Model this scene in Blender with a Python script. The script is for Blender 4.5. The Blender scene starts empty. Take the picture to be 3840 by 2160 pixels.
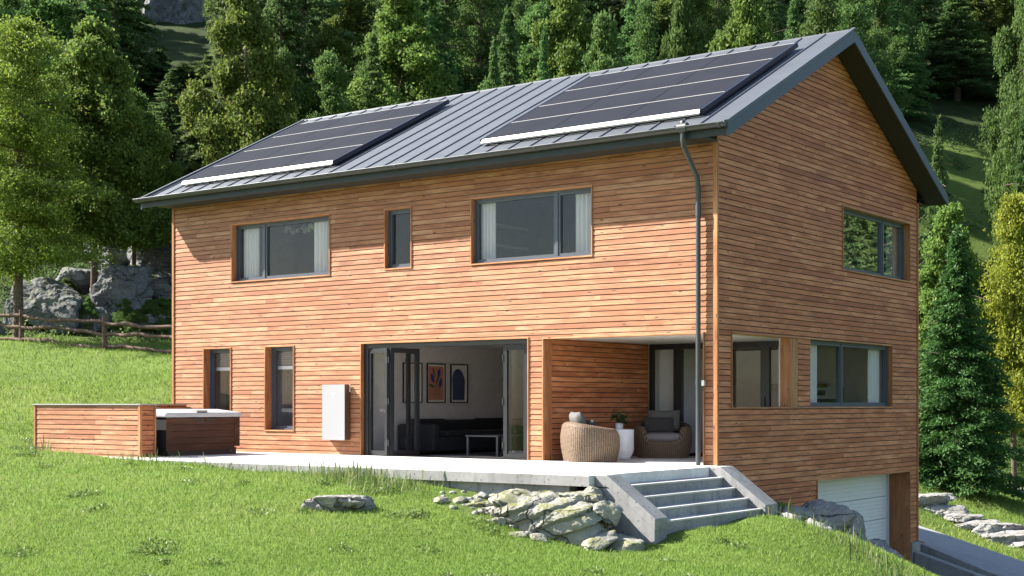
import bpy, bmesh, math, random
import numpy as np
from mathutils import Vector, noise as mnoise
R_ = math.radians
rng = np.random.default_rng(7)
random.seed(7)
scene = bpy.context.scene
col = scene.collection

# ------------------------------------------------------------------ camera frame (used to turn a direction and a distance into a place)
F, CX, HY, YAW = 5333.33, 1920.0, 1512.0, R_(36.6)
FW = np.array([-math.sin(YAW), math.cos(YAW), 0.0]); RT = np.array([math.cos(YAW), math.sin(YAW), 0.0]); UP = np.array([0, 0, 1.0])
CAM = np.array([11.197, -20.694, 1.024])
def at(px, py, D):
    return CAM + D * (FW + RT * (px - CX) / F - UP * (py - HY) / F)
def uv_of(x, y):
    qx, qy = x - CAM[0], y - CAM[1]
    D = qx * FW[0] + qy * FW[1]
    return (qx * RT[0] + qy * RT[1]) / np.maximum(D, .01), D

# ------------------------------------------------------------------ tagging helpers
def tag(o, label=None, cat=None, group=None, kind=None):
    if label: o['label'] = label
    if cat: o['category'] = cat
    if group: o['group'] = group
    if kind: o['kind'] = kind
    return o
def empty(name, loc, label, cat, group=None, rz=0.0):
    o = bpy.data.objects.new(name, None); col.objects.link(o)
    o.location = loc; o.rotation_euler = (0, 0, rz); o.empty_display_size = .2
    return tag(o, label, cat, group)
def origin(o):
    v = Vector((0, 0, 0))
    while o is not None:
        v = v + o.location; o = o.parent
    return v
def copy_tree(o, parent=None):
    c = o.copy(); col.objects.link(c)
    if parent is not None: c.parent = parent
    for ch in list(o.children): copy_tree(ch, c)
    return c

class MB:
    """collects shapes and links them as one mesh object"""
    def __init__(s): s.v = []; s.f = []; s.a = []; s.m = []; s.sm = []
    def poly(s, pts, a=0.0, m=0, smooth=False):
        n = len(s.v); s.v += [tuple(p) for p in pts]; s.f.append(tuple(range(n, n + len(pts)))); s.a.append(a); s.m.append(m); s.sm.append(smooth)
    def faces(s, verts, faces, a=0.0, m=0, smooth=False):
        n = len(s.v); s.v += [tuple(p) for p in verts]
        for f in faces: s.f.append(tuple(i + n for i in f)); s.a.append(a); s.m.append(m); s.sm.append(smooth)
    def box(s, x0, x1, y0, y1, z0, z1, a=0.0, m=0):
        v = [(x0,y0,z0),(x1,y0,z0),(x1,y1,z0),(x0,y1,z0),(x0,y0,z1),(x1,y0,z1),(x1,y1,z1),(x0,y1,z1)]
        s.faces(v, [(0,3,2,1),(4,5,6,7),(0,1,5,4),(1,2,6,5),(2,3,7,6),(3,0,4,7)], a, m)
    def hexa(s, bot, top, a=0.0, m=0):
        n = len(bot); v = list(bot) + list(top)
        s.faces(v, [tuple(range(n))[::-1], tuple(range(n, 2*n))] + [(i, (i+1) % n, n + (i+1) % n, n + i) for i in range(n)], a, m)
    def prism(s, pts, d, a=0.0, m=0):
        d = Vector(d); s.hexa([tuple(p) for p in pts], [tuple(Vector(p) + d) for p in pts], a, m)
    def tube(s, path, rad, n=10, a=0.0, m=0, cap=True, smooth=True):
        path = [Vector(p) for p in path]; k = len(path)
        rad = [rad] * k if not hasattr(rad, '__len__') else rad
        vs = []; prev = None
        for i, p in enumerate(path):
            t = (path[min(i+1, k-1)] - path[max(i-1, 0)]).normalized()
            if prev is None:
                ref = Vector((0,0,1)) if abs(t.z) < .9 else Vector((1,0,0)); u = t.cross(ref).normalized()
            else:
                u = (prev - t * prev.dot(t)).normalized()
            prev = u; w = t.cross(u)
            for j in range(n):
                an = 2*math.pi*j/n; vs.append(p + (u*math.cos(an) + w*math.sin(an)) * rad[i])
        fs = [(i*n+j, i*n+(j+1) % n, (i+1)*n+(j+1) % n, (i+1)*n+j) for i in range(k-1) for j in range(n)]
        s.faces(vs, fs, a, m, smooth)
        if cap:
            s.poly([vs[j] for j in range(n)][::-1], a, m); s.poly([vs[(k-1)*n+j] for j in range(n)], a, m)
    def lathe(s, prof, c=(0,0,0), n=32, a=0.0, m=0, smooth=True):
        vs = [(c[0]+r*math.cos(2*math.pi*j/n), c[1]+r*math.sin(2*math.pi*j/n), c[2]+z) for r, z in prof for j in range(n)]
        fs = [(i*n+j, i*n+(j+1) % n, (i+1)*n+(j+1) % n, (i+1)*n+j) for i in range(len(prof)-1) for j in range(n)]
        s.faces(vs, fs, a, m, smooth)
    def build(s, name, mats, parent=None, bevel=0.0, subsurf=0, loc=None):
        off = origin(parent) if parent is not None else Vector(loc or (0,0,0))
        me = bpy.data.meshes.new(name)
        me.from_pydata([(x-off.x, y-off.y, z-off.z) for x, y, z in s.v], [], s.f)
        at_ = me.attributes.new('var', 'FLOAT', 'FACE'); at_.data.foreach_set('value', s.a)
        me.polygons.foreach_set('material_index', s.m); me.polygons.foreach_set('use_smooth', s.sm)
        for mt in (mats if isinstance(mats, (list, tuple)) else [mats]): me.materials.append(mt)
        me.update()
        o = bpy.data.objects.new(name, me); col.objects.link(o)
        if parent is not None: o.parent = parent
        elif loc: o.location = loc
        if bevel:
            b = o.modifiers.new('b', 'BEVEL'); b.width = bevel; b.segments = 2; b.limit_method = 'ANGLE'; b.angle_limit = R_(40)
        if subsurf:
            q = o.modifiers.new('s', 'SUBSURF'); q.levels = subsurf; q.render_levels = subsurf
        return o

def np_mesh(name, verts, nper, mats, var=None, parent=None, loc=None, faces=None, mat_idx=None, smooth=False):
    """verts (N,3); every face owns nper consecutive verts, or faces (M,k) indexes them"""
    off = np.array(origin(parent)) if parent is not None else np.array(loc or (0,0,0), float)
    verts = np.asarray(verts, np.float32) - off.astype(np.float32)
    me = bpy.data.meshes.new(name); me.vertices.add(len(verts)); me.vertices.foreach_set('co', verts.ravel())
    if faces is None: faces = np.arange(len(verts), dtype=np.int32).reshape(-1, nper)
    faces = np.asarray(faces, np.int32); k = faces.shape[1]; m = len(faces)
    me.loops.add(m*k); me.loops.foreach_set('vertex_index', faces.ravel())
    me.polygons.add(m); me.polygons.foreach_set('loop_start', np.arange(0, m*k, k, dtype=np.int32)); me.polygons.foreach_set('loop_total', np.full(m, k, np.int32))
    if smooth: me.polygons.foreach_set('use_smooth', np.ones(m, bool))
    if mat_idx is not None: me.polygons.foreach_set('material_index', np.asarray(mat_idx, np.int32))
    if var is not None:
        var = np.asarray(var, np.float32)
        a = me.attributes.new('var', 'FLOAT', 'POINT' if len(var) == len(verts) else 'FACE'); a.data.foreach_set('value', var)
    for mt in (mats if isinstance(mats, (list, tuple)) else [mats]): me.materials.append(mt)
    me.update(); me.validate()
    o = bpy.data.objects.new(name, me); col.objects.link(o)
    if parent is not None: o.parent = parent
    elif loc: o.location = loc
    return o

# ------------------------------------------------------------------ materials
class NT:
    def __init__(s, name):
        s.mat = bpy.data.materials.new(name); s.mat.use_nodes = True; s.t = s.mat.node_tree; s.t.nodes.clear()
        s.out = s.n('ShaderNodeOutputMaterial')
    def n(s, ty, **kw):
        nd = s.t.nodes.new(ty)
        for k, v in kw.items():
            if k.startswith('i_'): nd.inputs[k[2:].replace('_', ' ')].default_value = v
            else: setattr(nd, k, v)
        return nd
    def l(s, a, b): s.t.links.new(a, b)
    def coord(s, scale=(1,1,1)):
        tc = s.n('ShaderNodeTexCoord'); mp = s.n('ShaderNodeMapping'); mp.inputs['Scale'].default_value = scale
        s.l(tc.outputs['Object'], mp.inputs['Vector']); return mp.outputs['Vector']
    def noise(s, vec, scale, detail=4, rough=.55):
        nd = s.n('ShaderNodeTexNoise'); nd.inputs['Scale'].default_value = scale; nd.inputs['Detail'].default_value = detail; nd.inputs['Roughness'].default_value = rough
        s.l(vec, nd.inputs['Vector']); return nd.outputs['Fac']
    def ramp(s, fac, stops, interp='LINEAR'):
        r = s.n('ShaderNodeValToRGB'); r.color_ramp.interpolation = interp; e = r.color_ramp.elements
        while len(e) < len(stops): e.new(.5)
        for el, (p, c) in zip(e, stops): el.position = p; el.color = tuple(c) + (1,) if len(c) == 3 else c
        s.l(fac, r.inputs['Fac']); return r.outputs['Color']
    def mix(s, fac, a, b, mode='MIX'):
        m = s.n('ShaderNodeMix', data_type='RGBA', blend_type=mode)
        for sock, v in ((m.inputs[0], fac), (m.inputs[6], a), (m.inputs[7], b)):
            if hasattr(v, 'type') and hasattr(v, 'links'): s.l(v, sock)
            else: sock.default_value = v if not isinstance(v, tuple) else (tuple(v) + (1,) if len(v) == 3 else v)
        return m.outputs[2]
    def attr(s, name='var'):
        a = s.n('ShaderNodeAttribute'); a.attribute_name = name; return a.outputs['Fac']
    def math(s, op, a, b=0.0):
        m = s.n('ShaderNodeMath', operation=op)
        for i, v in enumerate((a, b)):
            if hasattr(v, 'links'): s.l(v, m.inputs[i])
            else: m.inputs[i].default_value = v
        return m.outputs[0]
    def bump(s, h, strength=.3, dist=.01):
        b = s.n('ShaderNodeBump'); b.inputs['Strength'].default_value = strength; b.inputs['Distance'].default_value = dist
        s.l(h, b.inputs['Height']); return b.outputs['Normal']
    def bsdf(s, color, rough=.6, metal=0.0, spec=.5, normal=None, out=True):
        p = s.n('ShaderNodeBsdfPrincipled')
        for sock, v in (('Base Color', color), ('Roughness', rough), ('Metallic', metal), ('Specular IOR Level', spec)):
            if hasattr(v, 'links'): s.l(v, p.inputs[sock])
            else: p.inputs[sock].default_value = tuple(v) + (1,) if isinstance(v, tuple) else v
        if normal is not None: s.l(normal, p.inputs['Normal'])
        if out: s.l(p.outputs[0], s.out.inputs['Surface'])
        return p

def plain(name, c, rough=.5, metal=0.0, spec=.5, var=.08, scale=6.0, bump=0.0, bscale=80):
    t = NT(name); v = t.coord(); f = t.noise(v, scale, 5)
    lo = tuple(x*(1-var) for x in c); hi = tuple(min(1, x*(1+var)) for x in c)
    colr = t.ramp(f, [(.3, lo), (.7, hi)])
    nrm = t.bump(t.noise(v, bscale, 3), bump, .004) if bump else None
    t.bsdf(colr, rough, metal, spec, nrm); return t.mat

def wood(name, axis='x', tint=(1,1,1), dark=1.0, sat=1.0):
    t = NT(name)
    sc = {'x': (.9, 22, 22), 'y': (22, .9, 22), 'z': (22, 22, .9)}[axis]
    a = t.attr()
    tc = t.n('ShaderNodeTexCoord'); add = t.n('ShaderNodeVectorMath', operation='ADD'); cmb = t.n('ShaderNodeCombineXYZ')
    for i in range(3): t.l(t.math('MULTIPLY', a, 37.0 + 11*i), cmb.inputs[i])
    t.l(tc.outputs['Object'], add.inputs[0]); t.l(cmb.outputs[0], add.inputs[1])
    mp = t.n('ShaderNodeMapping'); mp.inputs['Scale'].default_value = sc; t.l(add.outputs[0], mp.inputs['Vector'])
    g = t.noise(mp.outputs['Vector'], 1.6, 7, .65)
    mp2 = t.n('ShaderNodeMapping'); mp2.inputs['Scale'].default_value = tuple(x*.22 if x > 1 else x for x in sc); t.l(add.outputs[0], mp2.inputs['Vector'])
    blot = t.noise(mp2.outputs['Vector'], 1.3, 4, .6)
    k = lambda c: tuple(min(1, x*y*dark) for x, y in zip(c, tint))
    base = t.ramp(a, [(0, k((.26,.088,.034))), (.25, k((.345,.135,.056))), (.5, k((.39,.165,.072))), (.75, k((.435,.195,.090))), (1, k((.475,.245,.125)))])
    c1 = t.mix(t.ramp(g, [(.30, (1,1,1)), (.66, (0,0,0))]), base, k((.20,.078,.034)))
    c2 = t.mix(t.ramp(blot, [(.50, (0,0,0)), (.74, (.75,.75,.75))]), c1, k((.52,.285,.155)))
    c3 = t.mix(t.ramp(t.noise(mp2.outputs['Vector'], 2.7, 5, .7), [(.54, (0,0,0)), (.74, (.8,.8,.8))]), c2, k((.14,.055,.028)))
    vo = t.n('ShaderNodeTexVoronoi'); vo.inputs['Scale'].default_value = 1.0
    mp3 = t.n('ShaderNodeMapping'); mp3.inputs['Scale'].default_value = tuple(9.0 if x > 1 else 2.4 for x in sc); t.l(add.outputs[0], mp3.inputs['Vector']); t.l(mp3.outputs['Vector'], vo.inputs['Vector'])
    knot = t.ramp(vo.outputs['Distance'], [(.06, (1,1,1)), (.13, (0,0,0))])
    c4 = t.mix(knot, c3, k((.07,.03,.018)))
    t.bsdf(c4, .62, 0, .32, t.bump(g, .35, .004)); return t.mat

WOODX, WOODY_FILL, WOODZ = wood('cladding boards x', 'x', (1.0,1.0,1.03)), wood('cladding boards y with painted fill', 'y', (1.22,.99,.86)), wood('trim timber z', 'z', (1.0,.95,.85), .95)  # y boards: fill light for the shaded gable put into a warmer tint
TRIMX, TRIMY = wood('trim timber x', 'x', (1.1,1.08,1.0), 1.1), wood('trim timber y', 'y', (1.05,1.02,.95), 1.05)
TUBWOOD = wood('tub cabinet wood', 'y', (.72,.60,.58), .25)
def metal_roof():
    t = NT('standing seam metal'); v = t.coord(); f = t.noise(v, 2.2, 5); f2 = t.noise(t.coord((.6, 6, 6)), 3, 4)
    c = t.ramp(f, [(.3, (.072,.079,.090)), (.7, (.086,.094,.106))])
    t.bsdf(c, t.ramp(f2, [(.3, (.48,.48,.48)), (.7, (.60,.60,.60))]), .3, .4, t.bump(t.noise(v, 3.0, 3), .12, .01)); return t.mat
ROOF = metal_roof()
FASCIA = plain('anthracite fascia', (.045,.056,.075), .5, .1, .4)
FASCIADARK = plain('dark fascia', (.032,.039,.042), .6, 0, .3)
SOFFIT = plain('black soffit', (.022,.020,.018), .7, bump=.1)
GUTTER = plain('graphite gutter', (.055,.057,.060), .45, .2, .4)
ALU = plain('brushed aluminium', (.78,.77,.74), .42, .55, .5, .06)
ALUGLOSS = plain('silver panel rail', (.52,.50,.46), .45, .2, .5, .04)
FRAME = plain('grey window frame', (.058,.070,.090), .45, .05)
BLACKFRAME = plain('black door frame', (.010,.0105,.012), .4)
DARKMETAL = plain('dark metal frame', (.014,.015,.017), .45, .0, .35)
PLASTER = plain('interior plaster', (.56,.52,.51), .85, bump=.05)
CEIL = plain('loggia ceiling', (.50,.49,.47), .8)
WHITE = plain('white enamel', (.62,.62,.62), .32, 0, .5, .02)
BATT = plain('battery white', (.275,.275,.28), .35, 0, .5, .01)
BATTSIDE = plain('battery glossy side', (.10,.055,.04), .12, .35, .6, .1)
LOGO = plain('battery emblem', (.85,.85,.85), .3, .2, .6, .01)
BLACKFAB = plain('black upholstery', (.012,.012,.014), .85, bump=.2)
GREYFAB = plain('grey outdoor fabric', (.22,.20,.195), .9, 0, .2, .15, 60, .25, 300)
LIGHTFAB = plain('light grey outdoor fabric', (.11,.105,.10), .9, 0, .2, .12, 60, .25, 300)
CHARFAB = plain('charcoal fabric', (.055,.052,.05), .92, 0, .2, .15, 60, .2, 300)
CURT = NT('curtain voile'); _p = CURT.bsdf((.80,.79,.78), .85, 0, .1, None, False); _t = CURT.n('ShaderNodeBsdfTranslucent'); _t.inputs[0].default_value = (.8,.79,.78,1); _m = CURT.n('ShaderNodeMixShader'); _m.inputs[0].default_value = .35; CURT.l(_p.outputs[0], _m.inputs[1]); CURT.l(_t.outputs[0], _m.inputs[2]); CURT.l(_m.outputs[0], CURT.out.inputs['Surface']); CURT = CURT.mat
RUG = plain('black rug', (.010,.010,.011), .95)
OAK = wood('oak floor', 'x', (.8,.8,.8), .8)
WHITEDOOR = plain('garage door white', (.60,.60,.60), .5, 0, .4, .03)
COFFEE = plain('grey table frame', (.05,.05,.055), .5)
LIGHTBALL = plain('frosted white glass', (.85,.85,.85), .5)

def glass_mat(name, tint=(1,1,1), refl=1.0):
    t = NT(name); tr = t.n('ShaderNodeBsdfTransparent'); tr.inputs[0].default_value = tuple(tint) + (1,)
    gl = t.n('ShaderNodeBsdfGlossy'); gl.inputs['Roughness'].default_value = .01; gl.inputs['Color'].default_value = (.95,.97,1,1)
    ge = t.n('ShaderNodeNewGeometry'); dp_ = t.n('ShaderNodeVectorMath', operation='DOT_PRODUCT'); t.l(ge.outputs['Incoming'], dp_.inputs[0]); t.l(ge.outputs['Normal'], dp_.inputs[1])
    fr = t.math('ADD', t.math('MULTIPLY', t.math('POWER', t.math('SUBTRACT', 1.0, t.math('ABSOLUTE', dp_.outputs['Value'])), 5.0), .92), .08)
    m = t.n('ShaderNodeMixShader'); t.l(t.math('MULTIPLY', fr, refl), m.inputs[0]); t.l(tr.outputs[0], m.inputs[1]); t.l(gl.outputs[0], m.inputs[2])
    t.l(m.outputs[0], t.out.inputs['Surface']); return t.mat
GLASS = glass_mat('window glass', (.93,.94,.95), .42)
GLASSR = glass_mat('coated window glass', (.80,.82,.84), 3.4)
GLASSD = glass_mat('door glass', (.86,.87,.88), .4)

def panel_mat():
    t = NT('solar cells'); v = t.coord()
    c = t.ramp(t.noise(v, 1.2, 2), [(.3, (.0155,.0155,.018)), (.7, (.019,.019,.022))])
    t.bsdf(c, .5, 0, .06); return t.mat
CELL = panel_mat()
PFRAME = plain('black module frame', (.012,.014,.028), .4, .3)

def concrete(name, c, holes=True, stain=.5, white=False):
    t = NT(name); v = t.coord()
    f = t.noise(v, 1.1, 6, .6); f2 = t.noise(v, 14, 4)
    lo = tuple(x*.70 for x in c); hi = tuple(min(1, x*1.12) for x in c)
    a = t.ramp(f, [(.32, lo), (.68, hi)]); b = t.mix(t.ramp(f2, [(.45, (0,0,0)), (.7, (.35,.35,.35))]), a, tuple(x*.62 for x in c))
    if holes:
        vo = t.n('ShaderNodeTexVoronoi'); vo.inputs['Scale'].default_value = 11; t.l(v, vo.inputs['Vector'])
        b = t.mix(t.ramp(vo.outputs['Distance'], [(.10, (.85,.85,.85)), (.20, (0,0,0))]), b, tuple(x*.28 for x in c))
    st = t.noise(t.coord((3.5, 3.5, .5)), 2.0, 5)
    b = t.mix(t.ramp(st, [(.5, (0,0,0)), (.75, (stain,)*3)]), b, tuple(x*.5 for x in c))
    t.bsdf(b, .82, 0, .3, t.bump(f2, .25, .006)); return t.mat
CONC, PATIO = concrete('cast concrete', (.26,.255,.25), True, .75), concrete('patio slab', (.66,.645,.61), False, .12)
TREAD = concrete('step tread', (.44,.43,.42), False, .2)

def ground_mat():
    t = NT('lawn soil'); v = t.coord()
    f = t.noise(v, .35, 5); f2 = t.noise(v, 5.5, 6, .7)
    g = t.ramp(f, [(.3, (.085,.13,.024)), (.7, (.12,.17,.036))])
    g = t.mix(t.ramp(f2, [(.42, (0,0,0)), (.75, (.6,.6,.6))]), g, (.05,.07,.016))
    # attribute: 0 lawn, 1 forest floor, .5 mossy bank
    a = t.attr()
    fl = t.ramp(t.noise(v, .6, 6, .65), [(.3, (.014,.024,.008)), (.6, (.030,.046,.014)), (.8, (.055,.060,.024))])
    g = t.mix(a, g, fl)
    t.bsdf(g, .95, 0, .1, t.bump(f2, .6, .05)); return t.mat
GROUND = ground_mat()

def leaf_mat(name, c0, c1, c2, trans=.35, rough=.5, spec=.35):
    t = NT(name); a = t.attr(); oi = t.n('ShaderNodeObjectInfo')
    c = t.ramp(a, [(0, c0), (.55, c1), (1, c2)])
    hs = t.n('ShaderNodeHueSaturation'); t.l(c, hs.inputs['Color'])
    t.l(t.math('ADD', t.math('MULTIPLY', oi.outputs['Random'], .03), .485), hs.inputs['Hue'])
    t.l(t.math('ADD', t.math('MULTIPLY', oi.outputs['Random'], .35), .82), hs.inputs['Value'])
    p = t.bsdf(hs.outputs[0], rough, 0, spec, None, False)
    tl = t.n('ShaderNodeBsdfTranslucent'); t.l(hs.outputs[0], tl.inputs['Color'])
    m = t.n('ShaderNodeMixShader'); m.inputs[0].default_value = trans; t.l(p.outputs[0], m.inputs[1]); t.l(tl.outputs[0], m.inputs[2]); t.l(m.outputs[0], t.out.inputs['Surface'])
    return t.mat
GRASS = leaf_mat('grass blades', (.118,.195,.032), (.178,.258,.050), (.30,.31,.11), .42, .6, .2)
WEED = leaf_mat('weed leaves', (.10,.165,.034), (.15,.22,.055), (.24,.29,.11), .38, .5, .35)
TALL = leaf_mat('tall grass', (.06,.11,.03), (.12,.17,.05), (.28,.26,.12), .35, .5, .3)
LF_BIRCH = leaf_mat('leaves yellow green', (.072,.125,.024), (.132,.200,.040), (.26,.285,.075), .47, .65, .15)
LF_GREEN = leaf_mat('leaves fresh green', (.060,.115,.028), (.105,.180,.045), (.18,.25,.075), .45, .65, .15)
LF_DARK = leaf_mat('needles dark', (.060,.098,.034), (.105,.155,.052), (.16,.21,.08), .45, .7, .12)
LF_SPRUCE = leaf_mat('needles green', (.058,.115,.034), (.098,.175,.052), (.155,.24,.08), .45, .7, .12)
LF_LUSH = leaf_mat('needles lush green', (.030,.095,.024), (.055,.15,.036), (.11,.22,.06), .36, .6, .2)
LF_YELLOW = leaf_mat('leaves bright yellow', (.150,.195,.025), (.245,.295,.038), (.38,.40,.07), .48, .65, .15)
LF_OLIVE = leaf_mat('needles olive', (.055,.100,.026), (.095,.155,.040), (.17,.21,.065), .45, .65, .15)
LF_PINE = leaf_mat('pine tufts', (.095,.145,.020), (.165,.225,.034), (.28,.30,.07), .45, .65, .2)
BARK = plain('bark', (.10,.075,.055), .9, 0, .2, .4, 14, .8, 30)
LOG = plain('weathered log', (.115,.075,.055), .85, 0, .2, .4, 10, .6, 40)
POTLEAF = leaf_mat('pot plant leaves', (.010,.045,.010), (.018,.07,.016), (.03,.10,.025), .15, .35, .5)

def rock_mat(name, c, moss=.5, lichen=.5, warm=(.36,.31,.24)):
    t = NT(name); v = t.coord()
    f = t.noise(v, 1.7, 8, .62); f2 = t.noise(v, 9, 6, .7)
    g = t.ramp(f, [(.28, tuple(x*.55 for x in c)), (.5, c), (.72, tuple(min(1, x*1.25) for x in c))])
    g = t.mix(t.ramp(t.noise(v, 2.6, 4), [(.5, (0,0,0)), (.7, (.6,.6,.6))]), g, warm)
    g = t.mix(t.ramp(f2, [(.56, (0,0,0)), (.70, (lichen,)*3)]), g, (.62,.62,.58))
    vo = t.n('ShaderNodeTexVoronoi', feature='DISTANCE_TO_EDGE'); vo.inputs['Scale'].default_value = 1.6
    mp = t.n('ShaderNodeMixRGB'); mp.inputs[0].default_value = .35; t.l(v, mp.inputs[1]); nn = t.n('ShaderNodeTexNoise'); nn.inputs['Scale'].default_value = 2.5; t.l(v, nn.inputs['Vector']); t.l(nn.outputs['Color'], mp.inputs[2]); t.l(mp.outputs[0], vo.inputs['Vector'])
    crack = t.ramp(vo.outputs['Distance'], [(.0, (1,1,1)), (.022, (0,0,0))])
    g = t.mix(crack, g, tuple(x*.25 for x in c))
    geo = t.n('ShaderNodeNewGeometry'); sx = t.n('ShaderNodeSeparateXYZ'); t.l(geo.outputs['Normal'], sx.inputs[0])
    mf = t.math('MULTIPLY', t.math('MULTIPLY', t.ramp(sx.outputs['Z'], [(.35, (0,0,0)), (.9, (1,1,1))]), t.ramp(t.noise(v, 3.2, 5, .6), [(.47, (0,0,0)), (.58, (1,1,1))])), moss)
    g = t.mix(mf, g, (.11,.115,.018))
    h = t.math('ADD', f2, t.math('MULTIPLY', t.math('MULTIPLY', crack, -1.0), 1.5))
    t.bsdf(g, .9, 0, .25, t.bump(h, .7, .03)); return t.mat
ROCK = rock_mat('outcrop rock', (.235,.23,.195), .75, .12, (.29,.265,.20))
ROCKGREY = rock_mat('grey granite', (.22,.21,.205), .12, .45, (.25,.22,.18))
ROCKHILL = rock_mat('hill rock', (.115,.122,.13), .5, .35, (.22,.22,.18))
ROCKPALE = rock_mat('pale limestone', (.25,.24,.232), .15, .3, (.26,.22,.17))

# ------------------------------------------------------------------ terrain
HX0, HX1, HY0, HY1 = -13.44, 0.0, 0.0, 8.91
ctl = []
def cp(px, py, D): ctl.append(at(px, py, D))
def cw(x, y, z): ctl.append((x, y, z))
# along the patio and the steps
for x, z in ((-14.5,.12),(-13,.08),(-11.5,.04),(-10.2,-.02),(-9,-.07),(-7.5,-.10),(-6,-.12),(-4.6,-.14),(-3.4,-.2),(-2.3,-.30)): cw(x, -4.1, z)
cw(-1.0,-4.3,-.55); cw(.2,-4.4,-.84); cw(1.15,-3.95,-.92); cw(1.35,-2,-.775); cw(1.35,-.5,-.775); cw(1.32,-3.2,-.79); cw(1.15,.15,-.85); cw(.3,1.0,-.78); cw(.2,2.5,-.86); cw(0,-.2,-.7); cw(-.5,-2,-.55); cw(.8,-2,-.85)
for px in (-1600,-700,0,640,1280,1920,2460,2900): cp(px, 2160, 16.4 + (.3 if px > 2000 else 0))
cp(0,1900,21); cp(640,1900,20.5); cp(1280,1930,19.8); cp(1800,2060,18.2); cp(2600,2060,19.0)
cp(2915,1935,21.6); cp(3050,1990,21.0); cp(3156,2070,20.3); cp(3290,2170,19.3); cp(3405,2270,18.4); cp(3620,2400,17.2); cp(4000,2500,15.6)
for px in (-1200,0,1200,2400,3600,4800): cw(*(at(px, 2160, 9.5)[:2]), -1.1); cw(*(at(px, 2160, 3)[:2]), -.9)
cw(11,-30,-.8); cw(0,-35,-.9); cw(25,-25,-1.6); cw(-20,-25,.2)
# garage cut and ramp
for p in ((.5,4.9,-2.3),(.3,6.5,-2.8),(.3,8.2,-2.8),(2.2,7,-2.85),(1.6,5.0,-2.6),(3.4,5.4,-2.75),(4.5,2.5,-2.5),(3.2,2.6,-2.15),(6,4,-3.0),(5,8,-3.0)): cw(*p)
for p in ((.35,9.5,-2.35),(1.6,9.5,-2.68),(-.45,10.4,-2.14),(1.6,11,-2.75),(-1.8,13.6,-2.1),(1.3,11.9,-2.8),(4,9.5,-3.2),(4.5,12,-3.3),(-3.5,12,-1.7),(-3.5,15,-1.8),(9,9,-3.9)): cw(*p)
cp(3440,1855,42); cp(3640,1950,40); cp(3832,2052,38); cp(3832,1880,46); cp(3500,1800,46); cp(3620,1840,45); cp(3790,1850,55); cp(3840,1830,62); cp(4300,2000,42); cp(4600,1900,55)
# left lawn rising to the fence
cp(0,1690,30.5); cp(128,1690,31.2); cp(0,1500,38); cp(300,1480,37); cp(600,1470,37.5); cp(0,1370,46); cp(400,1410,45); cp(640,1400,44); cp(80,1280,54); cp(392,1310,52); cp(640,1328,50.5); cp(-400,1290,52); cp(-900,1380,45); cp(-400,1560,35); cp(-1200,1600,30)
cp(100,1225,59); cp(400,1265,57); cp(640,1290,56)
cw(-13.6,2.5,.5); cw(-13.6,6,1.0); cw(-13.6,9.5,1.3); cw(-10,12,1.0); cw(-6,12.5,.2); cw(-8,18,1.4)
# the hill
for px, y60, y70, y85, y110, y150 in ((-1500,1150,850,500,150,-300),(-500,1130,800,450,80,-400),(100,1130,800,440,40,-450),(700,1150,830,450,60,-450),(1400,1200,900,500,100,-350),(2100,1300,1000,560,150,-300),(2800,1450,1150,640,200,-250),(3400,1620,1250,700,250,-200),(3840,1680,1350,760,280,-200),(4600,1700,1400,800,300,-150),(5600,1750,1450,850,350,-100)):
    for D, y in ((62,y60),(72,y70),(85,y85),(110,y110),(150,y150)): cp(px, y, D)
ctl = np.array(ctl, float)
def _tps(r2): return np.where(r2 > 1e-9, r2*np.log(np.maximum(r2, 1e-9)), 0.0)
_S = 20.0
_cxy = ctl[:, :2]/_S; _n = len(ctl)
_K = _tps(((_cxy[:, None]-_cxy[None])**2).sum(-1)) + np.eye(_n)*2e-4
_P = np.hstack([np.ones((_n,1)), _cxy]); _A = np.zeros((_n+3,_n+3)); _A[:_n,:_n] = _K; _A[:_n,_n:] = _P; _A[_n:,:_n] = _P.T
_w = np.linalg.solve(_A, np.concatenate([ctl[:,2], np.zeros(3)]))
def T(x, y):
    x = np.atleast_1d(np.asarray(x, float)); y = np.atleast_1d(np.asarray(y, float)); out = np.empty(x.shape); sh = x.shape
    xf, yf, of = x.ravel(), y.ravel(), out.ravel()
    for i in range(0, len(xf), 40000):
        q = np.stack([xf[i:i+40000], yf[i:i+40000]], 1)/_S
        of[i:i+40000] = _tps(((q[:,None]-_cxy[None])**2).sum(-1))@_w[:_n] + _w[_n] + q@_w[_n+1:]
    z = of.reshape(sh)
    z = z + .035*np.sin(x*1.3+.7*y)*np.sin(y*1.1-.4*x) + .012*np.sin(3.1*x+1)*np.sin(2.7*y)
    ins = (x > HX0+.12) & (x < HX1-.12) & (y > HY0+.12) & (y < HY1-.12)
    z = np.where(ins, np.minimum(z, -3.2), z)
    pat = (x > -12.9) & (x < .05) & (y > -3.75) & (y < .15)
    z = np.where(pat, np.minimum(z, -.35), z)
    return z
def Tz(x, y): return float(T([x], [y])[0])
def axis_pts(a, b, lo, hi, d, g=1.09):
    c = list(np.arange(a, b+1e-6, d)); s = d; v = b
    while v < hi: s *= g; v += s; c.append(v)
    s = d; v = a; pre = []
    while v > lo: s *= g; v -= s; pre.append(v)
    return np.array(pre[::-1] + c)
gx, gy = axis_pts(-15, 7, -260, 200, .2), axis_pts(-9, 13, -120, 330, .2)
GX, GY = np.meshgrid(gx, gy, indexing='xy'); GZ = T(GX, GY)
_tn, _D = uv_of(GX, GY)
GZ = np.where(np.hypot(GX-CAM[0], GY-CAM[1]) > 170, np.minimum(GZ, 60), GZ); GZ = np.where(_D < 2, np.clip(GZ, -6, 3), GZ)
ny, nx = GX.shape; idx = np.arange(ny*nx).reshape(ny, nx)
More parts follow.
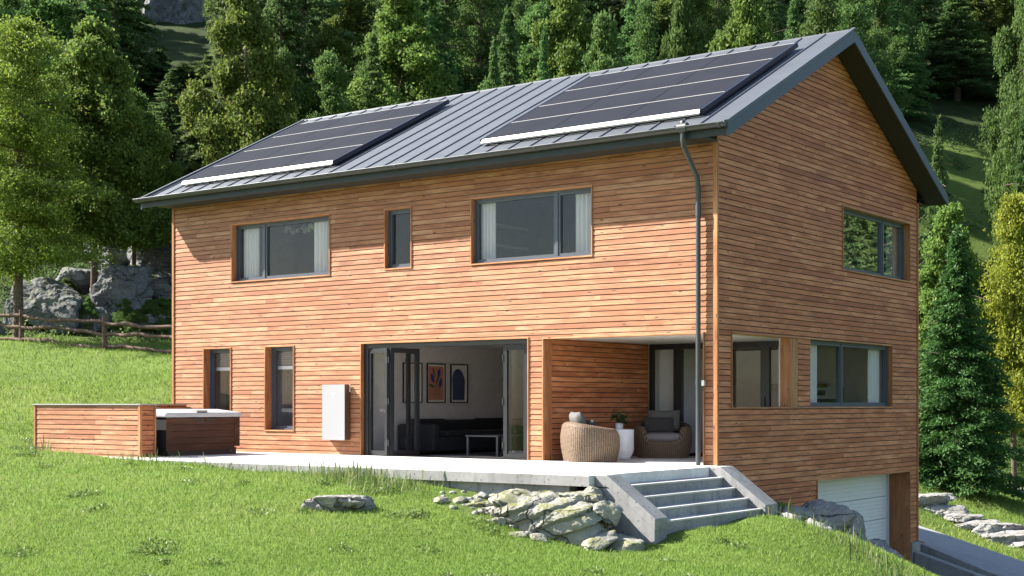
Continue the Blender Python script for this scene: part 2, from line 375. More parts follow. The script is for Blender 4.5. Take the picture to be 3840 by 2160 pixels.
fl = np.stack([idx[:-1,:-1], idx[:-1,1:], idx[1:,1:], idx[1:,:-1]], -1).reshape(-1, 4)
def forest(x, y):
    tn, D = uv_of(x, y)
    edge = np.where(tn < -.1, 55.5, np.where(tn > .28, 62.0, 57.5))
    return np.clip((D-edge)/2.5, 0, 1)*np.where((tn > .24) & (tn < .36) & (D > 72) & (D < 92), .35, 1)
def mossy(x, y, z):
    tn, D = uv_of(x, y); px = CX+F*tn; py = HY+F*(CAM[2]-z)/np.maximum(D, .1)
    return np.where((px > 1650) & (px < 2320) & (py > 1800) & (py < 1910+(px-1660)*.30) & (D < 22) & (D > 15), .45, 0)
g = np_mesh('ground', np.stack([GX, GY, GZ], -1).reshape(-1, 3), 4, GROUND, np.maximum(forest(GX, GY), mossy(GX, GY, GZ)).ravel(), faces=fl, smooth=True)
tag(g, 'sloping green lawn rising to the wooded hillside', 'ground', kind='structure')

# ------------------------------------------------------------------ house
house = empty('house', (-6.7, 4.4, 0), 'two storey timber clad house with grey standing seam roof and basement garage', 'house')
BH = .0944
GROOVE_SHADE = plain('painted groove shade', (.035,.018,.012), .9)  # lap shadow between the boards, painted near-black on the groove faces
def clad_rows(mb, span, z0, z1, openings, mapf, thick=.010, seed=0, bounds=None, groove=.0145):
    """lap siding; span (a,b) along the wall; openings list (a0,a1,z0,z1); mapf(a, z, out)->xyz; bounds(z)->(a,b)"""
    r = random.Random(seed); row = 0; z = z0
    while z < z1-1e-6:
        zt = min(z+BH, z1); zg = min(z+groove, zt)
        cuts = sorted({z, zg, zt} | {q for o in openings for q in o[2:4] if z < q < zt})
        # joints of the pieces in this row
        js = []; p = span[0] - r.random()*2.2
        while p < span[1]: js.append((p, .5+(r.random()-.5)*(.8 if r.random() < .65 else 1.25))); p += r.uniform(1.4, 4.2)
        js.append((p, 0))
        for cz0, cz1 in zip(cuts[:-1], cuts[1:]):
            if cz1-cz0 < .0035: continue
            ivs = [list(span)]
            for o in openings:
                if o[2] < (cz0+cz1)/2 < o[3]:
                    nv = []
                    for a, b in ivs:
                        if o[1] <= a or o[0] >= b: nv.append([a, b]); continue
                        if o[0] > a: nv.append([a, o[0]])
                        if o[1] < b: nv.append([o[1], b])
                    ivs = nv
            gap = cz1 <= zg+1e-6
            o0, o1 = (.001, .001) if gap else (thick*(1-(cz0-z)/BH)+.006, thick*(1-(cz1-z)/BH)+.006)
            for a, b in ivs:
                for (ja, val), (jb, _) in zip(js[:-1], js[1:]):
                    s, e = max(a, ja+.001), min(b, jb-.001)
                    if e-s < .003: continue
                    s0 = s1 = s; e0 = e1 = e
                    if bounds:
                        l0, h0 = bounds(cz0); l1, h1 = bounds(cz1)
                        s0, e0, s1, e1 = max(s, l0), min(e, h0), max(s, l1), min(e, h1)
                        if e0 <= s0: continue
                        if e1 <= s1: s1 = e1 = min(max((s1+e1)/2, s0), e0)
                    v = min(1, max(0, .5+(val-.5)*.95))
                    jit = (val*7 % 1)*.0025
                    q = [mapf(s0, cz0, o0+jit), mapf(e0, cz0, o0+jit), mapf(e1, cz1, o1), mapf(s1, cz1, o1)]
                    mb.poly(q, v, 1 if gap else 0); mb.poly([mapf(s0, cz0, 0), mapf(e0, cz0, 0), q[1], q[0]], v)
                    mb.poly([mapf(e0, cz0, 0), mapf(e1, cz1, 0), q[2], q[1]], v); mb.poly([mapf(s1, cz1, 0), mapf(s0, cz0, 0), q[0], q[3]], v)
        z += BH; row += 1
def wall_grid(mb, axis, t0, t1, span, zr, openings, m=0):
    openings = [(max(span[0], o[0]-.036), min(span[1], o[1]+.036), o[2]-.037, o[3]+.036) for o in openings]
    """solid wall of boxes leaving the openings free; axis 'x': runs along x between y=t0..t1"""
    As = sorted({span[0], span[1]} | {q for o in openings for q in o[:2] if span[0] < q < span[1]})
    for a, b in zip(As[:-1], As[1:]):
        zs = [zr[0]]
        blocks = sorted([(o[2], o[3]) for o in openings if o[0] < (a+b)/2 < o[1]])
        cur = zr[0]
        for z0, z1 in blocks + [(zr[1], zr[1])]:
            if z0 > cur+1e-4:
                if axis == 'x': mb.box(a, b, t0, t1, cur, z0, .5, m)
                else: mb.box(t0, t1, a, b, cur, z0, .5, m)
            cur = max(cur, z1)

W1, W2, W3 = (-11.56,-8.72,3.60,4.80), (-7.22,-6.57,3.63,4.77), (-5.09,-2.44,3.60,4.80)
L1, L2 = (-12.44,-11.61,.47,2.19), (-10.54,-9.73,.47,2.19)
DOOR, LOG_ = (-7.85,-3.81,-.02,2.19), (-3.46,-.235,-.02,2.17)
FRONT = [W1, W2, W3, L1, L2, DOOR, LOG_]
GW1, GL, GW2, GAR = (5.02,8.46,3.60,4.81), (.50,2.75,.955,2.20), (3.59,7.47,.955,2.20), (3.86,8.47,-3.0,-.42)
RIDGE_Y, RIDGE_Z, SLP = 4.46, 8.01, .507
def roof_z(y): return RIDGE_Z - SLP*abs(y-RIDGE_Y)
WT = .24
# structural walls
mb = MB(); wall_grid(mb, 'x', .002, WT, (HX0+.01, -.012), (-.6, 5.25), FRONT); mb.build('front_wall', PLASTER, house)
mb = MB(); wall_grid(mb, 'y', -WT, -.002, (WT+.001, HY1-WT-.001), (-3.0, 5.25), [GW1, (GL[0], GL[1], GL[2], 2.17), GW2, GAR])
mb.prism([(-.002,.02,5.251),(-.002,HY1-.02,5.251),(-.002,HY1-.02,5.5),(-.002,RIDGE_Y,RIDGE_Z-.24),(-.002,.02,5.5)], (-WT+.01,0,0), .5); mb.build('gable_wall', PLASTER, house)
mb = MB(); mb.box(HX0+.01, -.012, HY1-WT, HY1-.002, -3, 5.25); mb.build('rear_wall', PLASTER, house)
mb = MB(); mb.box(HX0+.012, HX0+WT, WT+.001, HY1-WT-.001, -.6, 5.25)
mb.prism([(HX0+.012,.02,5.251),(HX0+.012,HY1-.02,5.251),(HX0+.012,HY1-.02,5.5),(HX0+.012,RIDGE_Y,RIDGE_Z-.24),(HX0+.012,.02,5.5)], (WT-.01,0,0)); mb.build('far_gable_wall', PLASTER, house)
# cladding
mb = MB(); clad_rows(mb, (HX0+.03, -.05), -.03, 5.46, [(o[0]-.024, o[1]+.024, o[2]-.024, o[3]+.024) for o in FRONT], lambda a, z, o: (a, -o, z), seed=1, thick=.0085, groove=.0115)
mb.build('front_cladding', [WOODX, GROOVE_SHADE], house)
gb = lambda z: (max(.0, RIDGE_Y-(RIDGE_Z-.12-z)/SLP), min(HY1, RIDGE_Y+(RIDGE_Z-.12-z)/SLP))
gcut = [GAR[:2]+(-3.1, GAR[3])] + [GW1, (GL[0], GW2[1], GL[2], GL[3])]
mb = MB(); clad_rows(mb, (.03, HY1-.03), -1.92, 7.86, [(o[0]-.023, o[1]+.023, o[2]-.023, o[3]+.023) for o in gcut], lambda a, z, o: (o, a, z), seed=2, bounds=gb)
clad_rows(mb, (3.065, 3.58), .96, 2.195, [], lambda a, z, o: (o-.003, a, z), seed=5)
mb.build('gable_cladding', [WOODY_FILL, GROOVE_SHADE], house)
mb = MB(); clad_rows(mb, (.03, HY1-.03), 0, 5.4, [], lambda a, z, o: (HX0-o, a, z), seed=3); mb.build('far_gable_cladding', [WOODY_FILL, GROOVE_SHADE], house)
# corner boards
for q in ((-.048, .032, -.034, .028, -.06, 5.42, .72), (HX0-.03, HX0+.028, -.032, .02, -.1, 5.42, .7), (-.03, .034, HY1-.028, HY1+.03, -1.92, 5.3, .45)):
    mb = MB(); mb.box(*q); mb.build('corner_board', WOODZ, house)

# opening trims (reveal linings): each opening its own part
def lining(o, axis, depth, proud=.03, sill=True, name='reveal'):
    a0, a1, z0, z1 = o; mb = MB(); w = .024
    def bx(p0, p1, q0, q1, u, d0=-proud, d1=depth, m=0):
        if axis == 'x': mb.box(p0, p1, d0, d1, q0, q1, u, m)
        else: mb.box(-d1, -d0, p0, p1, q0, q1, u, m)
    bx(a0-w, a0, z0, z1, .55, m=1); bx(a1, a1+w, z0, z1, .55, m=1)
    bx(a0-w-.002, a1+w+.002, z1, z1+w, .85)
    if sill: bx(a0-w-.002, a1+w+.002, z0-w, z0, .8)
    return mb.build(name, [TRIMX if axis == 'x' else TRIMY, WOODZ], house)
for o in (W1, W2, W3, L1, L2): lining(o, 'x', .20)
lining(DOOR, 'x', .20, sill=False); lining(LOG_, 'x', .235, sill=False)
lining(GW1, 'y', .20); lining((GL[0], GW2[1], GL[2], GL[3]), 'y', .20); lining(GAR, 'y', .46, sill=False)
mb = MB(); mb.box(-.20, .004, 2.755, 3.06, .957, 2.198, .9); mb.box(-.20, -.003, 3.061, 3.585, .957, 2.198, .5); mb.build('window_pier', WOODZ, house)

# windows: frame > pane, mullions
def window(o, axis, depth, splits, glass, fw=.075, label=None, name='window', fm=None):
    a0, a1, z0, z1 = o; fm = fm or FRAME; mb = MB()
    def bx(p0, p1, q0, q1, d0, d1):
        if axis == 'x': mb.box(p0, p1, d0, d1, q0, q1)
        else: mb.box(-d1, -d0, p0, p1, q0, q1)
    d = depth
    bx(a0, a0+fw*.5, z0, z1, d-.05, d+.06); bx(a1-fw*.5, a1, z0, z1, d-.05, d+.06)
    bx(a0+fw*.5, a1-fw*.5, z0, z0+fw*.5, d-.05, d+.06); bx(a0+fw*.5, a1-fw*.5, z1-fw*.5, z1, d-.05, d+.06)
    ed = [a0+fw*.5] + splits + [a1-fw*.5]
    for s in splits: bx(s-.025, s+.025, z0+fw*.5, z1-fw*.5, d-.046, d+.055)
    for i in range(len(ed)-1):
        p = ed[i] + (.025 if i > 0 else 0); q = ed[i+1] - (.025 if i < len(ed)-2 else 0); u, v = z0+fw*.5, z1-fw*.5; s = .045
        bx(p, p+s, u, v, d-.03, d+.05); bx(q-s, q, u, v, d-.03, d+.05); bx(p+s, q-s, u, u+s, d-.03, d+.05); bx(p+s, q-s, v-s, v, d-.03, d+.05)
        for e in (p+s, q-s-.008): bx(e, e+.008, u+s, v-s, d-.012, d+.03)
    w = mb.build(name, fm, house)
    if label: w['label'] = label
    for i in range(len(ed)-1):
        p = ed[i] + (.07 if i > 0 else .045); q = ed[i+1] - (.07 if i < len(ed)-2 else .045); u, v = z0+fw*.5+.045, z1-fw*.5-.045
        g = MB()
        if axis == 'x': g.poly([(p, d+.01, u), (q, d+.01, u), (q, d+.01, v), (p, d+.01, v)])
        else: g.poly([(-d-.01, p, u), (-d-.01, q, u), (-d-.01, q, v), (-d-.01, p, v)])
        g.build('pane', glass, w)
    return w
window(W1, 'x', .16, [-10.72], GLASS); window(W2, 'x', .12, [], GLASS); window(W3, 'x', .12, [-3.24], GLASS)
window(L1, 'x', .20, [], GLASS); window(L2, 'x', .20, [], GLASS)
window(GW1, 'y', .16, [7.34], GLASSR); window(GW2, 'y', .12, [5.18], GLASS)

# roof
x0r, x1r = -13.90, .492
def rp(x, y, off=0.0):
    s = math.sqrt(1+SLP*SLP); sg = -1 if y < RIDGE_Y else 1
    return (x, y + sg*SLP/s*off, roof_z(y) + off/s)
mb = MB(); e0, e1 = -.53, 9.45
for ya in (e0, e1):
    mb.hexa([rp(x0r, ya, -.03), rp(x1r, ya, -.03), (x1r, RIDGE_Y, RIDGE_Z-.034), (x0r, RIDGE_Y, RIDGE_Z-.034)] if ya < 4 else [(x0r, RIDGE_Y, RIDGE_Z-.034), (x1r, RIDGE_Y, RIDGE_Z-.034), rp(x1r, ya, -.03), rp(x0r, ya, -.03)],
            [rp(x0r, ya), rp(x1r, ya), (x1r, RIDGE_Y, RIDGE_Z), (x0r, RIDGE_Y, RIDGE_Z)] if ya < 4 else [(x0r, RIDGE_Y, RIDGE_Z), (x1r, RIDGE_Y, RIDGE_Z), rp(x1r, ya), rp(x0r, ya)])
roof = mb.build('roof', ROOF, house)
def seam(mb, x, ya, yb, w0=.020, w1=.010, h=.022):
    P = lambda dx, y, o: rp(x+dx, y, o)
    mb.hexa([P(-w0,ya,.001),P(w0,ya,.001),P(w0,yb,.001),P(-w0,yb,.001)], [P(-w1,ya,h),P(w1,ya,h),P(w1,yb,h),P(-w1,yb,h)])
mb = MB(); k = 0; xs = -13.70
while xs < .3:
    seam(mb, xs, e0+.06, RIDGE_Y-.06); seam(mb, xs, RIDGE_Y+.015, e1-.06) if False else None
    xs += .487
mb.build('standing_seam', ROOF, roof)
mb = MB()
for xa, xb in ((x0r-.012, x0r+.06), (x1r-.06, x1r+.012)):
    mb.hexa([rp(xa, e0, .002), rp(xb, e0, .002), rp(xb, RIDGE_Y, .002), rp(xa, RIDGE_Y, .002)], [rp(xa, e0, .05), rp(xb, e0, .05), rp(xb, RIDGE_Y, .05), rp(xa, RIDGE_Y, .05)])
mb.hexa([(x0r, RIDGE_Y-.07, RIDGE_Z-.034), (x1r, RIDGE_Y-.07, RIDGE_Z-.034), (x1r, RIDGE_Y+.07, RIDGE_Z-.034), (x0r, RIDGE_Y+.07, RIDGE_Z-.034)], [(x0r, RIDGE_Y-.03, RIDGE_Z+.010), (x1r, RIDGE_Y-.03, RIDGE_Z+.010), (x1r, RIDGE_Y+.03, RIDGE_Z+.010), (x0r, RIDGE_Y+.03, RIDGE_Z+.010)])
mb.build('ridge_cap', ROOF, roof)
# barge boards, fascia, soffit
def barge(xa, xb):
    mb = MB()
    for s in (e0, e1):
        mb.hexa([(xa, s, roof_z(s)-.215), (xb, s, roof_z(s)-.215), (xb, RIDGE_Y, RIDGE_Z-.235), (xa, RIDGE_Y, RIDGE_Z-.235)] , [(xa, s, roof_z(s)-.032), (xb, s, roof_z(s)-.032), (xb, RIDGE_Y, RIDGE_Z-.036), (xa, RIDGE_Y, RIDGE_Z-.036)])
    return mb
barge(x1r-.03, x1r+.004).build('barge_board', FASCIA, roof); barge(x0r-.004, x0r+.03).build('barge_board', FASCIA, roof)
mb = MB(); mb.box(x0r+.031, x1r-.031, e0+.002, e0+.03, 5.295, roof_z(e0)-.034); mb.build('fascia', FASCIADARK, roof)
mb = MB(); mb.box(x0r+.031, x1r-.031, e1-.03, e1-.002, 5.295, roof_z(e1)-.034); mb.build('fascia', FASCIADARK, roof)
mb = MB()
for ya, yb in ((e0+.031, RIDGE_Y), (e1-.031, RIDGE_Y)):
    for xa, xb in ((x0r+.031, HX0-.035), (.036, x1r-.031)):
        mb.hexa([(xa, ya, roof_z(ya)-.20), (xb, ya, roof_z(ya)-.20), (xb, yb, RIDGE_Z-.215), (xa, yb, RIDGE_Z-.215)], [(xa, ya, roof_z(ya)-.04), (xb, ya, roof_z(ya)-.04), (xb, yb, RIDGE_Z-.045), (xa, yb, RIDGE_Z-.045)])
mb.box(HX0-.034, .035, e0+.031, -.03, 5.30, 5.33); mb.box(HX0-.034, .035, HY1+.03, e1-.031, 5.30, 5.33)
mb.build('soffit', SOFFIT, roof)
mb = MB(); mb.hexa([(HX0+.05, .0, 5.26), (-.05, .0, 5.26), (-.05, HY1, 5.26), (HX0+.05, HY1, 5.26)], [(HX0+.05, .0, 5.29), (-.05, .0, 5.29), (-.05, HY1, 5.29), (HX0+.05, HY1, 5.29)]); mb.build('attic_floor', PLASTER, house)
# gutter and downpipe
mb = MB(); gyc, gzc, gr = -.605, 5.475, .068
prof = [(gyc+gr*math.cos(a), gzc+gr*math.sin(a)) for a in np.linspace(math.pi, 2*math.pi, 13)]
prof_in = [(gyc+(gr-.006)*math.cos(a), gzc+(gr-.006)*math.sin(a)) for a in np.linspace(math.pi, 2*math.pi, 13)]
xg0, xg1 = x0r-.10, x1r-.02
for pr, fl_ in ((prof, False), (prof_in, True)):
    for (ya, za), (yb, zb) in zip(pr[:-1], pr[1:]):
        q = [(xg0, ya, za), (xg1, ya, za), (xg1, yb, zb), (xg0, yb, zb)]; mb.poly(q[::-1] if fl_ else q, smooth=True)
for x in (xg0, xg1): mb.poly([(x, y, z) for y, z in prof])
mb.tube([(xg0, gyc-gr, gzc+.004), (xg1, gyc-gr, gzc+.004)], .010, 8); gut = mb.build('gutter', GUTTER, house)
for x in (-10.9, -6.42, -3.2, -13.86, .38):
    mb = MB(); 
    for a, b in zip(np.linspace(math.pi, 2*math.pi, 13)[:-1], np.linspace(math.pi, 2*math.pi, 13)[1:]):
        u, v = (gyc+(gr+.008)*math.cos(a), gzc+(gr+.008)*math.sin(a)), (gyc+(gr+.008)*math.cos(b), gzc+(gr+.008)*math.sin(b))
        mb.poly([(x-.03, *u), (x+.03, *u), (x+.03, *v), (x-.03, *v)], smooth=True)
    mb.build('bracket', GUTTER, gut)
PX = -.285
mb = MB(); mb.tube([(PX, gyc, gzc-.05), (PX, gyc, gzc-.20), (PX, gyc+.02, gzc-.29), (PX, -.16, 4.76), (PX, -.115, 4.68), (PX, -.10, 4.55), (PX, -.10, 0.0)], .041, 16)
dp = mb.build('downpipe', GUTTER, house)
for z0, z1, r in ((4.10,4.28,.047), (1.32,1.40,.046), (4.50,4.55,.044)):
    mb = MB(); mb.tube([(PX, -.10, z0), (PX, -.10, z1)], r, 16); mb.build('pipe_clip', GUTTER, dp)
mb = MB(); mb.box(PX+.05, PX+.10, -.09, -.02, 1.31, 1.40); mb.build('wall_bracket', ALU, dp)
mb = MB(); mb.tube([(PX-.085, gyc, gzc-.002), (PX+.085, gyc, gzc-.002)], gr+.012, 16); mb.lathe([(.05,.0),(.05,.05),(.035,.085),(.0,.10)], (PX, gyc, gzc+.03), 12); mb.build('gutter_outlet', GUTTER, gut)

# interior shell
mb = MB(); mb.box(HX0+WT, -WT-.002, WT, HY1-WT-.001, 2.23, 2.75); mb.build('upper_floor', PLASTER, house)
mb = MB(); mb.box(HX0+WT, -3.47, WT, HY1-WT-.001, -.30, -.012); mb.box(-3.469, -WT-.002, 3.61, HY1-WT-.001, -.30, -.012); mb.build('ground_floor', OAK, house)
mb = MB(); mb.box(-8.15, -7.98, WT+.001, HY1-WT-.002, -.01, 2.228); mb.build('interior_wall', PLASTER, house)
mb = MB(); mb.box(-7.979, -3.45, 6.4, 6.5, -.01, 2.228); mb.box(-3.56, -3.46, 3.60, 6.399, -.01, 2.228); mb.build('interior_wall', PLASTER, house)
DIM = plain('plaster with painted dimness', (.20,.195,.19), .85)  # room dimness put into the wall colour, darker than the other plaster
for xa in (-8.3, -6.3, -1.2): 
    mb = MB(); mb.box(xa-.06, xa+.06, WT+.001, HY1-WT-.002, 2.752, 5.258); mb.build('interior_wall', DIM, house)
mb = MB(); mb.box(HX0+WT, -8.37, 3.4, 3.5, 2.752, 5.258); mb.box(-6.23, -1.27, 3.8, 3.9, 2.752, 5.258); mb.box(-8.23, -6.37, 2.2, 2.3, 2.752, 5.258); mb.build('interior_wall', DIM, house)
mb = MB(); mb.box(HX0+WT, -8.16, 1.3, 1.4, -.01, 2.228); mb.build('interior_wall', concrete('polished concrete wall', (.46,.42,.41)), house)
# loggia: clad side wall, ceiling, glazed back
mb = MB(); mb.box(-3.56, -3.464, .236, 3.58, -.02, 2.228); mb.build('loggia_wall', PLASTER, house)
mb = MB(); clad_rows(mb, (.237, 3.575), -.01, 2.19, [], lambda a, z, o: (-3.464+o, a, z), seed=8); mb.build('loggia_cladding', [WOODY_FILL, GROOVE_SHADE], house)
mb = MB(); mb.box(-3.46, -WT-.004, .238, 3.58, 2.19, 2.228); mb.build('loggia_ceiling', CEIL, house)
mb = MB(); mb.box(-.262, -WT-.003, .236, 3.575, -.01, .955); mb.box(-.262, -WT-.003, .236, .50, .956, 2.188); mb.build('loggia_parapet', PLASTER, house)
mb = MB(); YB = 3.58
mb.box(-3.44, -.265, YB, YB+.10, 2.08, 2.188); mb.box(-3.44, -.265, YB, YB+.10, -.005, .05)
for a, b in ((-3.44,-3.36),(-2.89,-2.71),(-1.01,-.83),(-.33,-.265)): mb.box(a, b, YB+.002, YB+.098, .051, 2.079)
sd = mb.build('sliding_door', BLACKFRAME, house)
for a, b in ((-3.36,-2.89),(-2.71,-1.01),(-.83,-.33)):
    g = MB(); g.poly([(a, YB+.05, .05), (b, YB+.05, .05), (b, YB+.05, 2.08), (a, YB+.05, 2.08)]); g.build('pane', GLASS, sd)
mb = MB(); mb.box(-.93,-.91,YB-.03,YB,.95,1.15); mb.build('handle', BLACKFRAME, sd)
# kitchen behind
mb = MB(); mb.box(-3.3, -.3, 7.9, 8.5, -.01, .92); mb.build('kitchen_counter', plain('kitchen front', (.30,.30,.32), .5), house)
mb = MB(); mb.box(-3.3, -1.9, 8.2, 8.6, 1.30, 1.45, .2); mb.build('kitchen_shelf', OAK, house)

# bifold doors
mb = MB()
mb.box(DOOR[0], DOOR[1], .06, .19, 2.10, 2.188); mb.box(DOOR[0], DOOR[0]+.11, .06, .19, -.01, 2.099); mb.box(DOOR[1]-.06, DOOR[1], .06, .19, -.01, 2.099); mb.box(DOOR[0]+.11, DOOR[1]-.06, .07, .18, -.012, .006)
bif = mb.build('bifold_door', BLACKFRAME, house)
def leaf(p, q, m=None):
    p, q = Vector((p[0], p[1], 0)), Vector((q[0], q[1], 0)); d = (q-p).normalized(); n = Vector((-d.y, d.x, 0)); L = (q-p).length
    mb = MB(); t = .03
    def bar(s0, s1, z0, z1):
        c = [p+d*s0-n*t, p+d*s1-n*t, p+d*s1+n*t, p+d*s0+n*t]
        mb.hexa([(v.x, v.y, z0) for v in c], [(v.x, v.y, z1) for v in c])
    bar(.006, .085, .012, 2.09); bar(L-.085, L-.006, .012, 2.09); bar(.086, L-.086, .012, .10); bar(.086, L-.086, 2.0, 2.09)
    lf = mb.build('door_leaf', m or DARKMETAL, bif)
    g = MB(); a, b = p+d*.085, p+d*(L-.085); g.poly([(a.x, a.y, .10), (b.x, b.y, .10), (b.x, b.y, 2.0), (a.x, a.y, 2.0)]); g.build('pane', GLASSD, lf)
    for z in (.2, 1.0, 1.8): h = MB(); h.tube([(p.x, p.y-.035, z), (p.x, p.y-.035, z+.12)], .011, 8); h.build('hinge', GUTTER, lf)
leaf((-7.07,-.10), (-7.73,.10)); leaf((-7.04,-.09), (-6.87,.58)); leaf((-7.30,.72), (-6.93,.62)); leaf((-4.43,.10), (-3.90,.13)); leaf((-4.40,.15), (-3.98,.62))

# garage door
mb = MB(); GX_ = -.455
z = -.42; pn = 0
for zt, zb in ((-.43,-.945),(-.955,-1.415),(-1.425,-1.885),(-1.895,-2.36),(-2.37,-2.85)):
    n = 6; hh = (zt-zb)/n
    for i in range(n): mb.box(GX_-.03, GX_-(0 if i % 2 == 0 else 0), GAR[0]+.012, GAR[1]-.10, zb+i*hh+.0035, zb+(i+1)*hh-.0035)
    mb.box(GX_-.05, GX_-.012, GAR[0]+.012, GAR[1]-.10, zb, zt)
gd = mb.build('garage_door', WHITEDOOR, house)
mb = MB(); mb.box(GX_-.06, GX_+.02, GAR[1]-.095, GAR[1]-.002, -2.85, -.425); mb.build('door_track', plain('track grey', (.5,.51,.54), .4), gd)
mb = MB(); mb.box(-.6, .06, GAR[1]+.037, HY1+.06, -3.1, -1.93); mb.build('foundation', CONC, house)

# ------------------------------------------------------------------ solar arrays
def solar(xa, xb, label):
    root = empty('solar_array', ((xa+xb)/2, 1.8, roof_z(1.8)+.1), label, 'solar panels', 'solar arrays on the roof')
    ys = [.03, .90, 1.80, 2.70, 3.60]; xs = np.linspace(xa, xb, 4)
    for i in range(3):
        for j in range(4):
            p0, p1, q0, q1 = xs[i]+.008, xs[i+1]-.008, ys[j]+.010, ys[j+1]-.012
            mb = MB(); mb.hexa([rp(p0,q0,.085),rp(p1,q0,.085),rp(p1,q1,.085),rp(p0,q1,.085)], [rp(p0,q0,.125),rp(p1,q0,.125),rp(p1,q1,.125),rp(p0,q1,.125)])
            mb.build('panel', CELL, root)
    mb = MB()
    for j in range(1, 5):
        y = ys[j]; mb.hexa([rp(xa+.01,y-.014,.08),rp(xb-.01,y-.014,.08),rp(xb-.01,y+.012,.08),rp(xa+.01,y+.012,.08)], [rp(xa+.01,y-.010,.127),rp(xb-.01,y-.010,.127),rp(xb-.01,y+.008,.127),rp(xa+.01,y+.008,.127)])
    mb.build('rail', ALUGLOSS, root)
    mb = MB(); P = lambda x, y, o: rp(x, y, o)
    mb.hexa([P(xa-.01,-.045,.05),P(xb+.01,-.045,.05),P(xb+.01,.018,.08),P(xa-.01,.018,.08)], [P(xa-.01,-.045,.080),P(xb+.01,-.045,.080),P(xb+.01,.018,.127),P(xa-.01,.018,.127)])
    mb.build('front_skirt', ALUGLOSS, root)
    for xe, s in ((xa, -1), (xb, 1)):
        mb = MB(); u, v = sorted((xe+s*.004, xe+s*.05)); mb.hexa([P(u,-.0,.04),P(v,-.0,.04),P(v,3.62,.04),P(u,3.62,.04)], [P(u,-.0,.129),P(v,-.0,.129),P(v,3.62,.129),P(u,3.62,.129)]); mb.build('side_trim', PFRAME, root)
solar(-13.10, -8.60, 'solar array of twelve dark panels at the far end of the roof')
solar(-4.82, -.29, 'solar array of twelve dark panels beside the gable verge, above the downpipe')

# ------------------------------------------------------------------ patio and steps
mb = MB(); PY0 = -3.93
mb.box(-13.6, .10, PY0, -.036, -.155, 0.0); mb.box(-3.455, -.265, -.0355, 3.60, -.155, -.006)
o = mb.build('patio', PATIO); tag(o, 'pale concrete patio slab along the long side of the house', 'patio', kind='structure')
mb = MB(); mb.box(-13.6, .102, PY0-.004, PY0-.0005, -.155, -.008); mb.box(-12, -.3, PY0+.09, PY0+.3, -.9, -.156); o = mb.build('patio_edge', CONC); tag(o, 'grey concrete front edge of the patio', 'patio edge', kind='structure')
st = empty('concrete_steps', (.6, -1.9, -.8), 'grey concrete steps between sloping side walls, at the right end of the patio', 'steps')
SX, SD, SR = .115, .226, .157
for k in range(4):
    xa = SX + SD*k; z1 = -SR*(k+1) + (SR if False else 0)
    mb = MB(); mb.box(xa-(.02 if k else .012), xa+SD+.004, -3.452, -.428, -1.3, z1-.026); mb.build('riser', CONC, st)
    mb = MB(); mb.box(xa-.008, xa+SD+.016, -3.450, -.430, z1-.025, z1); mb.build('tread', TREAD, st)
for ya, yb in ((-3.78,-3.454), (-.426,-.02)):
    mb = MB(); mb.prism([(.105, ya, -1.4), (1.09, ya, -1.4), (1.09, ya, -.725), (.33, ya, -.175), (.105, ya, -.175)], (0, yb-ya, 0)); 
    sw = mb.build('side_wall', CONC, st, .008)
    mb = MB(); mb.prism([(.104, ya-.012, -.165), (.32, ya-.012, -.165), (1.105, ya-.012, -.735), (1.105, ya-.012, -.575), (.31, ya-.012, .004), (.104, ya-.012, .004)], (0, yb-ya+.024, 0)); mb.build('coping', CONC, sw, .01)

# ------------------------------------------------------------------ timber screen, hot tub
scr = empty('timber_screen', (-12, -3.2, 0), 'low wall of horizontal timber boards wrapped round the hot tub', 'screen wall')
mb = MB(); mb.box(-13.69, -10.42, -3.34, -3.01, -.25, .985, .5); mb.box(-13.3, -12.98, -3.009, -.04, -.05, .985, .5); mb.build('wall_core', WOODX, scr)
mb = MB(); clad_rows(mb, (-13.67, -10.45), -.25, .985, [], lambda a, z, o: (a, -3.34-o, z), seed=11, thick=.0085, groove=.0115); mb.build('front_boards', [WOODX, GROOVE_SHADE], scr)
mb = MB(); clad_rows(mb, (-3.32, -3.03), -.25, .985, [], lambda a, z, o: (-10.42+o, a, z), seed=12); mb.build('side_boards', [WOODY_FILL, GROOVE_SHADE], scr); mb = MB(); clad_rows(mb, (-3.0, -.06), 0, .985, [], lambda a, z, o: (-12.98+o, a, z), seed=13); mb.build('side_boards', [WOODY_FILL, GROOVE_SHADE], scr)
mb = MB(); mb.box(-10.452, -10.392, -3.372, -3.318, -.25, .986, .6); mb.box(-10.44, -10.39, -3.03, -2.99, -.25, .986, .6); mb.box(-13.72, -13.668, -3.37, -3.32, -.25, .986, .6); mb.build('post', WOODZ, scr)
mb = MB(); mb.box(-13.74, -10.38, -3.385, -2.98, .988, 1.012); mb.box(-13.32, -12.95, -2.979, -.045, .988, 1.012); mb.build('coping', plain('zinc coping', (.34,.33,.32), .45, .4), scr)

